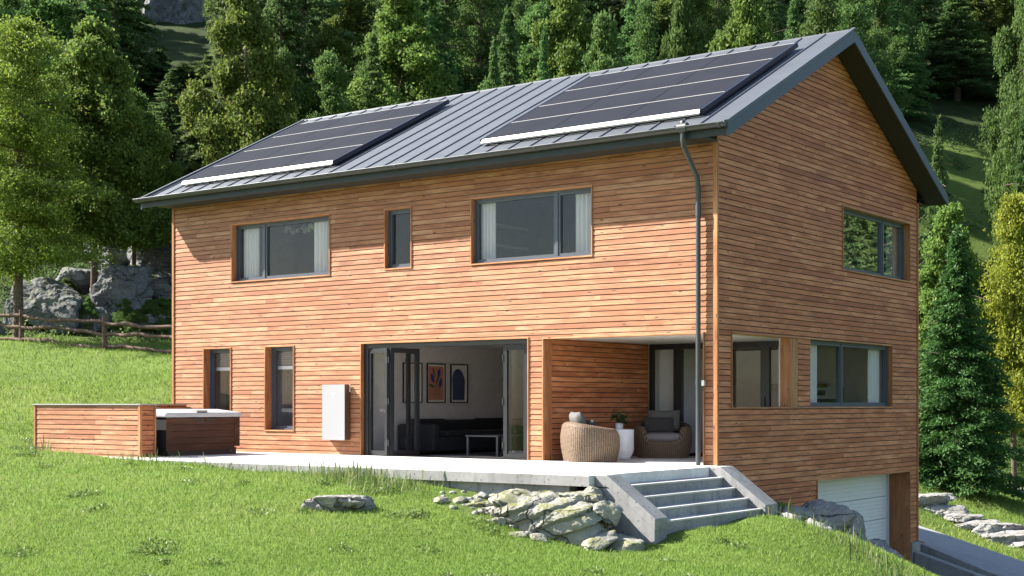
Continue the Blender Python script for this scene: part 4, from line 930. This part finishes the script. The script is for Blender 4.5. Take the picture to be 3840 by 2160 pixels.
ASPH = plain('road surface', (.33,.32,.31), .9, 0, .2, .15, 3, .3, 60)
rp0, rp1, rp2, rp3 = at(3640,1800,62), at(3740,1828,53), at(4200,1960,46), at(4300,1870,56)
sheet('road', [tuple(rp1), tuple(rp2), tuple(rp3), tuple(rp0)], ASPH, 'pale road curving away behind the trees', 'road', .4, .05)

# ------------------------------------------------------------------ fence
fpts = [(-330,1262,56),(80,1280,54),(392,1310,52),(700,1334,50.2),(1010,1358,48.6)]
fp = []
for px, py, D in fpts:
    p = at(px, py, D); fp.append(Vector((p[0], p[1], Tz(p[0], p[1]))))
fence = empty('rail_fence', tuple(fp[1]), 'rustic fence of rough brown rails and posts on the rising lawn', 'fence')
for p in fp:
    mb = MB(); mb.tube([(p.x, p.y, p.z-.2), (p.x+.01, p.y, p.z+.6), (p.x-.01, p.y, p.z+1.22)], [.10,.095,.09], 9); mb.build('post', LOG, fence)
rr = random.Random(9)
for p, q in zip(fp[:-1], fp[1:]):
    for h in (.98, .60, .12):
        n = 9; path = []; rad = []
        for i in range(n+1):
            s = i/n; w = p.lerp(q, s); j = .05; path.append((w.x+rr.uniform(-j, j), w.y+rr.uniform(-j, j), w.z+h+rr.uniform(-.05,.05)+.05*math.sin(s*5+h*9))); rad.append(rr.uniform(.055,.085))
        mb = MB(); mb.tube(path, rad, 8); mb.build('rail', LOG, fence)

# ------------------------------------------------------------------ trees
def leaves_from(c, L, W, out, flat=.5, droop=0.0, r=None):
    """rhombus leaves at centres c (N,3); out = outward vectors"""
    r = r or rng; N = len(c)
    ax = r.normal(size=(N,3)); ax = ax*(1-flat) + out*flat; ax[:,2] -= droop; ax /= np.linalg.norm(ax, axis=1)[:,None]+1e-9
    rd = r.normal(size=(N,3)); rd[:,2] += .2; b = np.cross(ax, rd); b /= np.linalg.norm(b, axis=1)[:,None]+1e-9
    L = L*r.uniform(.65, 1.3, N)[:,None]; W = W*r.uniform(.7, 1.25, N)[:,None]
    V = np.stack([c-ax*L*.5, c+b*W*.5, c+ax*L*.5, c-b*W*.5], 1); return V.reshape(-1, 3)
def limb_mesh(mb, H, R, t0, n, r0, rr, up=.5):
    mb.tube([(0,0,-.6), (rr.uniform(-.1,.1), rr.uniform(-.1,.1), H*.3), (rr.uniform(-.2,.2), rr.uniform(-.2,.2), H*.65), (0,0,H*.97)], [r0*1.25, r0*.9, r0*.5, .02], 9)
    for i in range(n):
        t = t0+(0.95-t0)*i/n; an = i*2.4+rr.random(); L = R*rr.uniform(.6,.95)*(1-.5*t); p = Vector((0,0,H*t)); d = Vector((math.cos(an), math.sin(an), up))
        mid = p+d*L*.5+Vector((rr.uniform(-.1,.1), rr.uniform(-.1,.1), .05)); mb.tube([p, mid, p+d*L+Vector((0,0,rr.uniform(-.2,.3)))], [r0*.34*(1-t*.6), r0*.22*(1-t*.6), .012], 5, cap=False)
def decid(kind, H, R, mat, seed, boughs=26, per=22, leaves=55, L=.17, W=.10, shape=.75, t0=.12):
    r = np.random.default_rng(seed); rr = random.Random(seed); C = []; O = []
    bc = []
    for i in range(boughs):
        t = t0+(1-t0)*((i+.5)/boughs); env = R*max(.08, math.sin(math.pi*min(.98, (t-t0*.6)/(1-t0*.6))**shape))**.7
        an = i*2.399+rr.uniform(-.5,.5); rad = env*rr.uniform(.30,1.0); bc.append((rad*math.cos(an), rad*math.sin(an), H*t*.97+rr.uniform(-.3,.3), env*rr.uniform(.17,.36)+.12))
    bc.append((0,0,H*.95,R*.16+.1))
    for bx, by, bz, br in bc:
        v = r.normal(size=(per,3)); v /= np.linalg.norm(v, axis=1)[:,None]; v *= (br*r.uniform(.45,1.05,per)**.6)[:,None]; v[:,2] *= .85
        cc = v+np.array([bx,by,bz]); k = leaves
        lv = cc.repeat(k, 0)+r.normal(size=(per*k,3))*np.array([.22,.22,.17])*(.45+br*.34); C.append(lv); o = lv-np.array([bx*.5,by*.5,bz-.4]); O.append(o/np.linalg.norm(o, axis=1)[:,None])
    C = np.concatenate(C); O = np.concatenate(O); V = leaves_from(C, L, W, O, .35, .25, r)
    var = np.clip(r.normal(.45,.22,len(C)), 0, 1).repeat(4)
    return crown_trunk(kind, V, var, mat, H, R, rr, t0, 14)
def layered(kind, H, R, mat, seed, levels=15, nb=6, leaves=70, L=.13, W=.06, t0=.28, prof=.55, up=.16, cl=.36):
    """open crown of whorled boughs, each carrying separate tufts"""
    r = np.random.default_rng(seed); rr = random.Random(seed); C = []; O = []; mbs = []
    for l in range(levels):
        t = t0+(1-t0)*(l+rr.uniform(-.3,.3))/levels; t = min(.985, max(t0, t)); RL = R*(max(.02, 1-t)/(1-t0))**prof*rr.uniform(.75,1.08)
        if t < t0+.12: RL *= .8
        for b in range(nb if t < .8 else nb-1):
            an = rr.uniform(0, 6.283); Lb = RL*rr.uniform(.55,1.1); m = max(2, int(Lb/.48)); z0 = H*t
            mbs.append((z0, an, Lb))
            for q in range(m):
                s_ = (q+.8)/m; x = Lb*s_; lat = rr.uniform(-1,1)*.28*Lb*(1-s_*.5); z = z0+up*x-.16*x*x/R+rr.uniform(-.12,.16)
                cc = np.array([math.cos(an)*x-math.sin(an)*lat, math.sin(an)*x+math.cos(an)*lat, z]); k = int(leaves*rr.uniform(.5,1.4)); rad = cl*rr.uniform(.6,1.25)
                v = r.normal(size=(k,3))*np.array([rad*.62,rad*.62,rad*.36]); C.append(cc+v); o = v+np.array([math.cos(an),math.sin(an),.7])*rad*.6; O.append(o/(np.linalg.norm(o,axis=1)[:,None]+1e-9))
    C = np.concatenate(C); O = np.concatenate(O); V = leaves_from(C, L, W, O, .45, -.05, r); var = np.clip(r.normal(.45,.2,len(C)),0,1).repeat(4)
    root = empty(kind, (0,0,0), 'x', 'tree'); np_mesh('crown', V, 4, mat, var, parent=root)
    mb = MB(); r0 = .010*H+.03; mb.tube([(0,0,-.6),(rr.uniform(-.1,.1),.05,H*.35),(.06,rr.uniform(-.1,.1),H*.7),(0,0,H*.98)], [r0*1.25,r0*.9,r0*.5,.02], 9)
    for z0, an, Lb in mbs[::2]: mb.tube([(0,0,z0),(math.cos(an)*Lb*.5,math.sin(an)*Lb*.5,z0+up*Lb*.5),(math.cos(an)*Lb*.9,math.sin(an)*Lb*.9,z0+up*Lb*.9-.13*Lb*Lb/R)], [.035,.022,.008], 5, cap=False)
    mb.build('trunk', BARK, root); root['H'] = H; root['R'] = R; return root
def conif(kind, H, R, mat, seed, levels=26, nb=8, per=90, L=.26, W=.075, t0=.05, droop=.35, pw=1.0, tuft=False, ragged=.25):
    r = np.random.default_rng(seed); rr = random.Random(seed); C = []; O = []
    for l in range(levels):
        t = t0+(1-t0)*(l/levels)**.95; z0 = H*t; RL = R*(1-t)**pw+.10
        for b in range(max(4, int(nb*(1-.35*t)))):
            an = rr.uniform(0, 2*math.pi); Lb = RL*rr.uniform(1-ragged*1.6, 1+ragged*.5); n = int(per*max(.25, Lb/R)); s = r.uniform(.12,1,n)**.75
            w = .20*Lb*(1-s*.75)+.07; lat = r.normal(size=n)*w*.7; dirv = np.array([math.cos(an), math.sin(an)]); per_ = np.array([-dirv[1], dirv[0]])
            up = (.10 if not tuft else .28)*(1-t)
            x = s*Lb; z = z0+up*x-droop*x*x/max(R,.5)*.7+r.normal(size=n)*.05-np.abs(lat)*.35*droop
            if tuft: z += r.normal(size=n)*.10
            c = np.stack([dirv[0]*x+per_[0]*lat, dirv[1]*x+per_[1]*lat, z], 1); C.append(c)
            o = np.stack([dirv[0]+per_[0]*lat*1.2, dirv[1]+per_[1]*lat*1.2, np.full(n, -.25 if not tuft else .5)], 1); O.append(o/np.linalg.norm(o, axis=1)[:,None])
    c = np.stack([r.normal(size=60)*.05, r.normal(size=60)*.05, H*r.uniform(.93,1.02,60)], 1); C.append(c); O.append(np.tile([0,0,1.], (60,1)))
    C = np.concatenate(C); O = np.concatenate(O); V = leaves_from(C, L, W, O, .6, .15 if not tuft else -.1, r)
    var = np.clip(r.normal(.45,.22,len(C)), 0, 1).repeat(4)
    return crown_trunk(kind, V, var, mat, H, R, rr, t0, 12, 0.0 if not tuft else .2)
def crown_trunk(kind, V, var, mat, H, R, rr, t0, n, up=.5, tr=None):
    root = empty(kind, (0,0,0), 'x', 'tree'); np_mesh('crown', V, 4, mat, var, parent=root)
    mb = MB(); limb_mesh(mb, H, R, max(.1, t0), n, tr or .009*H+.03, rr, up); mb.build('trunk', BARK, root)
    root['H'] = H; root['R'] = R; return root
PRO = {
 'birch': [decid('broadleaf_tree', 10, 2.3, LF_BIRCH, 1, 44, 26, 66, .145, .095), decid('broadleaf_tree', 10, 2.6, LF_BIRCH, 2, 40, 26, 70, .145, .095, .7)],
 'lifted': [decid('broadleaf_tree', 10, 2.4, LF_BIRCH, 12, 46, 26, 74, .135, .09, .72, .30)],
 'green': [decid('broadleaf_tree', 8, 2.6, LF_GREEN, 3, 38, 26, 62, .13, .08, .65), decid('broadleaf_tree', 9, 2.6, LF_GREEN, 4, 40, 26, 60, .13, .08, .8)],
 'yellow': [layered('broadleaf_tree', 9, 2.3, LF_YELLOW, 5, 16, 7, 120, .14, .075, .24, .5, .25, .40)],
 'olive': [layered('conifer_tree', 11, 2.6, LF_OLIVE, 6, 20, 7, 90, .16, .06, .10, .7, .1, .36)],
 'pine': [layered('pine_tree', 11, 3.4, LF_PINE, 7, 17, 8, 150, .13, .055, .22, .50, .14, .40)],
 'spruce': [conif('spruce_tree', 10, 2.2, LF_SPRUCE, 8, 36, 11, 170, .22, .062), conif('spruce_tree', 10, 2.5, LF_SPRUCE, 9, 32, 11, 180, .23, .068, .04, .45, .92)],
 'lush': [conif('spruce_tree', 8.5, 2.0, LF_LUSH, 13, 48, 14, 210, .15, .055, .03, .42, 1.05, False, .3)],
 'dark': [conif('spruce_tree', 12, 2.3, LF_DARK, 10, 30, 9, 130, .30, .095), conif('spruce_tree', 12, 2.8, LF_DARK, 11, 28, 9, 135, .32, .10, .04, .4, .9)],
}
PROUSED = set()
def put(kind, i, p, H, R, label, group, rz):
    pr = PRO[kind][i % len(PRO[kind])]
    key = pr.name
    if key not in PROUSED: PROUSED.add(key); o = pr
    else: o = copy_tree(pr)
    o.location = p; s = H/pr['H']; w = R/pr['R']; o.scale = (w, w, s); o.rotation_euler = (0,0,rz); o['label'] = label
    if group: o['group'] = group
    elif 'group' in o: del o['group']
    return o
rt = random.Random(21)
# px, top_py, D, half-width px, kind, label
TREES = [
 (70,50,55,385,'pine','tall pine with bare lower trunk standing left of the fence, its branches over the boulders'),
 (350,70,60,230,'lifted','yellow-green broadleaf tree right beside the tall pine'),
 (500,330,63,150,'lifted','slim yellow-green tree leaning out over the rocky bank, left of the dark gap'),
 (920,-60,62,170,'birch','tall yellow-green tree rising just above the far eave of the roof'),
 (1060,190,66,110,'green','fresh green tree beside the tall yellow-green one, behind the far solar array'),
 (1230,190,66,130,'green','round fresh green tree directly behind the far solar array'),
 (1500,-40,70,170,'birch','golden-tinged broadleaf tree behind the middle of the roof, left of the spruces'),
 (1400,110,67,110,'spruce','slender green spruce at the left side of the golden-tinged tree'),
 (1850,150,66,95,'spruce','small pointed spruce just above the bare middle part of the roof'),
 (1900,30,74,120,'spruce','taller spruce behind the small pointed one'),
 (2040,100,66,85,'spruce','small dark pointed spruce left of the bluish round tree'),
 (2130,-60,70,150,'birch','golden green tree towering behind the bluish round tree'),
 (2270,65,62,140,'green','round bluish-green tree just above the near solar array'),
 (2420,-20,74,110,'olive','thin olive tree with visible trunk, right of the round tree'),
 (2560,-80,70,110,'green','fresh green tree above the middle of the near solar array'),
 (2800,-60,66,150,'birch','leafy light green tree above the top corner of the near solar array'),
 (3080,-90,70,170,'olive','olive conifer with a pale trunk behind the ridge end'),
 (3320,-80,95,140,'spruce','tall drooping spruce right behind the gable verge'),
 (3590,-60,101,150,'spruce','large drooping spruce in the middle of the right-hand slope'),
 (3850,-100,72,110,'green','light green tree at the top right corner'),
 (3520,450,58,115,'spruce','narrow young spruce standing in front of the dark grassy slope'),
 (3835,420,60,95,'spruce','green spruce at the right edge above the yellow tree'),
 (3560,760,52,130,'birch','yellow-green leafy tree close behind the house corner'),
 (3590,850,45,265,'lush','big bright spruce on the lawn beside the house corner'),
 (3805,720,50,175,'yellow','bright yellow tree at the right edge behind the big spruce'),
 (3840,1480,54,110,'olive','dark bushy conifer beside the road'),
 (720,480,72,110,'dark','dark spruce in the shady gap between the two yellow-green trees, lower one'),
 (640,260,80,120,'dark','dark spruce in the shady gap, just under the rock face'),
 (690,250,92,130,'dark','dark spruce right below the rock face'),
 (790,230,90,120,'green','dark rounded tree below the right end of the rock face'),
 (600,180,90,110,'dark','dark spruce to the left of the rock face'),
 (160,-40,75,190,'green','hazy green tree behind the pine at the top left corner'),
 (1010,20,78,150,'dark','dark tree behind the tall yellow-green tree at the far eave'),
]
for i, (px, py, D, hw, kind, lb) in enumerate(TREES):
    top = at(px, py, D); z = Tz(top[0], top[1]); H = top[2]-z
    put(kind, i, (top[0], top[1], z-.1), H, hw*D/F*(1.08 if kind in ('pine','lush','lifted','yellow') else 1.5 if kind == 'spruce' else 1.38), lb, 'trees around the house', rt.random()*6.28)
# the wood on the slope
fl_ = {'dark': 'dark spruce among its like in the shaded wood on the slope', 'spruce': 'green spruce among its like in the wood on the slope', 'green': 'round green tree among its like in the wood on the slope', 'olive': 'olive conifer among its like in the wood on the slope', 'birch': 'light leafy tree among its like in the wood on the slope'}
cnt = 0
for D, step, kinds in ((76,175,'dsbgsog'),(88,165,'gsdbosg'),(102,150,'dsgsdbos'),(120,140,'dsbsgdo'),(142,140,'dsgdb')):
    px = -500+rt.uniform(0,100)
    while px < 4700:
        if not ((560 < px < 850 and D < 125) or (3360 < px < 3860 and D in (76, 88))):
            k = {'d':'dark','s':'spruce','g':'green','o':'olive','b':'birch'}[kinds[cnt % len(kinds)]]
            p = at(px, 1500, D+rt.uniform(-4,4)); z = Tz(p[0], p[1]); H = rt.uniform(11,16) if k in ('dark','spruce','olive') else rt.uniform(9,12)
            put(k, cnt, (p[0], p[1], z-.2), H, H*rt.uniform(.20,.28), fl_[k], 'trees of the wood: '+k, rt.random()*6.28)
        cnt += 1; px += step*rt.uniform(.75,1.3)
# trees further right, along the road
for k, pts in (('spruce', ((8,40,10),(15,47,12),(22,44,11),(29,50,12),(5,48,11))), ('green', ((12,41,9),(19,50,11),(26,43,10),(11,36,8),(15,38,8),(20,44,9))), ('birch', ((13,43,9),(17,42,9),(22,48,10),(16,53,11),(28,66,13),(34,84,13))), ('spruce', ((22,66,14),(33,72,15),(38,84,15),(40,98,16),(29,82,15))), ('olive', ((10,52,12),(33,46,12))), ('dark', ((2,58,14),(9,60,14),(16,58,14),(23,60,15),(30,60,14),(38,58,14),(20,68,15),(8,70,15),(24,70,15),(31,78,16),(36,92,16),(27,90,15),(44,104,17),(20,74,15)))):
    for x, y, H in pts:
        put(k, cnt, (x, y, Tz(x, y)-.1), H, H*.25, {'spruce':'tall green spruce','green':'round green tree','birch':'light leafy tree','dark':'dark spruce','olive':'olive conifer'}[k]+' by the road, beyond the right picture edge', 'trees beyond the picture edge: '+k, rt.random()*6.28); cnt += 1

# shrubs at the foot of the bank
for i, (px, py, D, w) in enumerate(((560,1215,58,.8),(610,1190,58.5,.7),(330,1270,58,.5),(500,1080,63,.9),(250,1020,61,.8),(470,1190,58,.55))):
    p = at(px, py, D); o = put('green', i, (p[0], p[1], Tz(p[0], p[1])-.3), 1.7, w, ['leafy shrub on the rocks just behind the fence','leafy shrub against the far house corner behind the fence','low shrub under the broad boulder','dark shrub in the gap above the sunlit boulder','bush growing over the top of the broad boulder','small bush at the foot of the sunlit boulder'][i], 'shrubs on the bank', i); o.name = 'shrub'; o['category'] = 'shrub'

# ------------------------------------------------------------------ grass
def moss(x, y):
    tn, D = uv_of(x, y); px = CX+F*tn; py = HY+F*(CAM[2]-T(x, y))/np.maximum(D, .1)
    return (px > 1660) & (px < 2320) & (py > 1800+np.maximum(0, (1780-px))*.3) & (py < 1905+(px-1660)*.30) & (D < 22)
def lawn_ok(x, y):
    tn, D = uv_of(x, y); ok = (forest(x, y) < .5) & ~(moss(x, y) & (np.sin(x*37+y*91)*43758.5 % 1 < .8))
    ok &= ~((x > HX0-.05) & (x < .06) & (y > -.02) & (y < HY1+.05))
    ok &= ~((x > -13.0) & (x < .12) & (y > PY0-.02) & (y < .05)); ok &= ~((x > -13.75) & (x < -10.3) & (y > -3.42) & (y < 0))
    ok &= ~((x > .05) & (x < 1.24) & (y > -3.82) & (y < .02))
    ok &= ~((x > -.1) & (x < 4.2) & (y > 4.2) & (y < 9.7)); 
    # ramp
    s = (y-9.98)+.327*(x+.6); e = (y-13.75)+.614*(x+1.9)
    ok &= ~((s > -1.4) & (e < 0) & (x > -2.2) & (x < 4.5))
    return ok
def blades(N, D0, D1, pw, h0, w0, name, mat, label, tmin=-.46, tmax=.46, kind='grass', sel=None, lean=.45):
    u = rng.uniform(tmin, tmax, N); q = rng.random(N); a = 1-pw
    D = (D0**a + q*(D1**a-D0**a))**(1/a)
    x = CAM[0]+D*(FW[0]+RT[0]*u); y = CAM[1]+D*(FW[1]+RT[1]*u); ok = lawn_ok(x, y)
    if sel is not None: ok &= sel(x, y)
    x, y, D = x[ok], y[ok], D[ok]; z = T(x, y); n = len(x)
    pat = .5+.25*np.sin(x*.9+1.3*np.sin(y*.6))*np.sin(y*1.1+.8*np.sin(x*.5)) + .18*np.sin(x*3.3+2*np.sin(y*2.1))*np.sin(y*2.9) + .22*np.sin(x*.33+2.1+1.5*np.sin(y*.21))*np.sin(y*.41+1)
    k = (D/17.0)**.8
    h = h0*rng.uniform(.45,1.25,n)*(.75+.5*pat)*k**.5; w = w0*rng.uniform(.7,1.3,n)*k
    an = rng.uniform(0, 2*math.pi, n); tilt = rng.normal(0, lean, (n,2)); 
    bx, by = np.cos(an)*w*.5, np.sin(an)*w*.5
    base = np.stack([x, y, z-.01], 1); B = np.stack([bx, by, np.zeros(n)], 1); mid = np.stack([tilt[:,0]*h*.35, tilt[:,1]*h*.35, h*.6], 1); tip = np.stack([tilt[:,0]*h, tilt[:,1]*h, h], 1)
    V = np.stack([base-B, base+B, base+mid+B*.7, base+mid-B*.7, base+tip], 1).reshape(-1, 3)
    i0 = np.arange(n)*5; Fc = np.concatenate([np.stack([i0, i0+1, i0+2, i0+2], 1)[:0], np.stack([i0, i0+1, i0+2, i0+3], 1)]); 
    # quads plus tip triangles as degenerate-free quads split: use separate tri mesh arrays
    var = np.clip(.42+.35*(pat-.5)*1.6+rng.normal(0,.18,n), 0, 1).repeat(5)
    tri = np.concatenate([np.stack([i0, i0+1, i0+2], 1), np.stack([i0, i0+2, i0+3], 1), np.stack([i0+3, i0+2, i0+4], 1)])
    o = np_mesh(name, V, 3, mat, var, faces=tri); tag(o, label, 'grass', kind='stuff'); return o
blades(480000, 13.5, 34, 2.2, .060, .0085, 'lawn_grass', GRASS, 'short green grass of the lawn')
blades(150000, 33, 62, 2.0, .085, .0095, 'far_lawn_grass', GRASS, 'short green grass on the rising lawn and the far bank')
# weeds: rosettes in the lawn
def weeds():
    cs = []; rr = np.random.default_rng(5)
    for i in range(130):
        u = rr.uniform(-.40,.40); D = (13.5**-1.2 + rr.random()*(44**-1.2-13.5**-1.2))**(-1/1.2); cs.append((CAM[0]+D*(FW[0]+RT[0]*u), CAM[1]+D*(FW[1]+RT[1]*u), rr.uniform(.07,.22), D))
    for px, py in ((100,1830),(300,1900),(480,1800),(560,1990),(520,1830),(930,1800),(1110,1780),(1150,1760),(2130,2080),(2300,2130),(1540,1940),(1400,1910),(60,1745),(3000,2080)):
        D = 1.024*F/(py-HY)*1.0
        for k in range(5): d = min(30, D*1.55); cs.append((CAM[0]+d*(FW[0]+RT[0]*(px-CX)/F)+rr.normal()*.12, CAM[1]+d*(FW[1]+RT[1]*(px-CX)/F)+rr.normal()*.12, .16, d))
    Cc = []; Oo = []
    for x, y, s, D in cs:
        if not lawn_ok(np.array([x]), np.array([y]))[0]: continue
        n = int(40+s*260); p = rr.normal(size=(n,2))*s*.55; xx, yy = x+p[:,0], y+p[:,1]; zz = T(xx, yy)+rr.uniform(.02,.10,n)*(1-np.minimum(1, np.hypot(p[:,0],p[:,1])/s*.6)); Cc.append(np.stack([xx,yy,zz],1)); o = np.stack([p[:,0],p[:,1],np.full(n,.06)],1); Oo.append(o/np.linalg.norm(o,axis=1)[:,None])
    Cc = np.concatenate(Cc); Oo = np.concatenate(Oo); V = leaves_from(Cc, .05, .026, Oo, .5, -.1, rr); o = np_mesh('weeds', V, 4, WEED, np.clip(rr.normal(.4,.25,len(Cc)),0,1).repeat(4)); tag(o, 'patches of dark clover and low weeds in the lawn', 'weeds', kind='stuff')
weeds()
def undergrowth():
    rr = np.random.default_rng(15); cs = []
    for i in range(2200):
        u = rr.uniform(-.55, .5); D = rr.uniform(55.5, 95) if i % 2 else rr.uniform(55.5, 70); x, y = CAM[0]+D*(FW[0]+RT[0]*u), CAM[1]+D*(FW[1]+RT[1]*u)
        if forest(np.array([x]), np.array([y]))[0] > .3: cs.append((x, y, rr.uniform(.25,.8)))
    c = np.array(cs); n = 70; p = rr.normal(size=(len(c)*n,2))*c[:,2].repeat(n)[:,None]*.6; x = c[:,0].repeat(n)+p[:,0]; y = c[:,1].repeat(n)+p[:,1]
    z = T(x, y)+np.abs(rr.normal(size=len(x)))*.30*c[:,2].repeat(n); P = np.stack([x,y,z],1); V = leaves_from(P, .16, .08, np.tile([0,0,1.],(len(x),1)), .3, 0, rr)
    o = np_mesh('undergrowth', V, 4, LF_DARK, np.clip(rr.normal(.45,.3,len(x)),0,1).repeat(4)); tag(o, 'low dark undergrowth on the floor of the wood', 'undergrowth', kind='stuff')
undergrowth()
# tall grass along the slab, the screen, the outcrop and the bank
def tall():
    rr = np.random.default_rng(8); pts = []
    def line(p, q, n, sp, h): 
        for i in range(n): s = rr.random(); pts.append((p[0]+(q[0]-p[0])*s+rr.normal()*sp, p[1]+(q[1]-p[1])*s+rr.normal()*sp, h*rr.uniform(.35,1.0)))
    line((-13.8,-3.6), (-10.6,-3.6), 500, .10, .30); line((-10.4,-3.9), (-9,-4.15), 120, .10, .22); line((-9,-4.12), (-3,-4.15), 380, .08, .24); line((-4.8,-4.3), (-2.6,-4.5), 800, .24, .30); line((-13.9,-3.5), (-13.9,-1), 150, .12, .25)
    for px, py, D in ((2930,1925,22),(3080,1985,21.2),(3200,2050,20.6),(3330,2110,19.6),(3400,2140,19.2)):
        p = at(px, py, D)
        for k in range(60): pts.append((p[0]+rr.normal()*.28, p[1]+rr.normal()*.22, rr.uniform(.12,.32)))
    for px, py, D in ((3200,2080,20.8),(3330,2130,20),(3420,2150,19.4)):
        p = at(px, py, D)
        for k in range(40): pts.append((p[0]+rr.normal()*.25, p[1]+rr.normal()*.25, rr.uniform(.16,.36)))
    P = np.array(pts); stalk = rr.random(len(P)) < .10; P[stalk,2] *= 1.45
    n = len(P); x, y, h = P.T; z = T(x, y); w = np.where(stalk, .011, .009)*rr.uniform(.8,1.3,n); an = rr.uniform(0, 6.28, n); tl = rr.normal(0,.38,(n,2))*np.where(stalk,.35,1)[:,None]
    B = np.stack([np.cos(an)*w*.5, np.sin(an)*w*.5, 0*x],1); b = np.stack([x,y,z-.02],1); m = np.stack([tl[:,0]*h*.25, tl[:,1]*h*.25, h*.62],1); t = np.stack([tl[:,0]*h*.9, tl[:,1]*h*.9, h*(1-.25*np.hypot(tl[:,0],tl[:,1]))],1)
    wid = np.where(stalk, 1.9, .8)[:,None]; V = np.stack([b-B*.6, b+B*.6, b+m+B*wid, b+m-B*wid, b+t],1).reshape(-1,3); i0 = np.arange(n)*5
    tri = np.concatenate([np.stack([i0,i0+1,i0+2],1), np.stack([i0,i0+2,i0+3],1), np.stack([i0+3,i0+2,i0+4],1)])
    o = np_mesh('tall_grass', V, 3, TALL, np.clip(rr.normal(.5,.25,n),0,1).repeat(5), faces=tri); tag(o, 'long wild grass along the patio edge, the timber screen and the rocks', 'tall grass', kind='stuff')
tall()

# ------------------------------------------------------------------ light, sky, camera
to_sun = Vector((-2.2,-1.0,2.1)).normalized()
sl = bpy.data.lights.new('sun', 'SUN'); sl.energy = 4.9; sl.angle = R_(.55); sl.color = (1.0,.95,.87)
so = bpy.data.objects.new('sun', sl); col.objects.link(so); so.rotation_euler = (-to_sun).to_track_quat('-Z', 'Y').to_euler(); so.location = (-40,-20,40)
w = bpy.data.worlds.new('World'); scene.world = w; w.use_nodes = True; nt = w.node_tree
sk = nt.nodes.new('ShaderNodeTexSky'); sk.sky_type = 'NISHITA'; sk.sun_disc = False; sk.sun_elevation = math.asin(to_sun.z); sk.sun_rotation = math.atan2(to_sun.x, to_sun.y); sk.air_density = 1.0; sk.dust_density = 1.0
bg = nt.nodes['Background']; bg.inputs['Strength'].default_value = .075; nt.links.new(sk.outputs[0], bg.inputs['Color'])
cd = bpy.data.cameras.new('camera'); cam = bpy.data.objects.new('camera', cd); col.objects.link(cam); scene.camera = cam
cd.sensor_width = 36; cd.lens = 36*F/3840; cd.shift_y = (HY-1080)/3840; cd.clip_start = .1; cd.clip_end = 2000
cam.location = CAM; cam.rotation_euler = (R_(90), 0, YAW)
vs = scene.view_settings; vs.view_transform = 'Standard'; vs.look = 'None'; vs.exposure = 1.95; vs.gamma = 1
scene.cycles.max_bounces = 8; scene.cycles.transparent_max_bounces = 12; scene.cycles.use_denoising = True
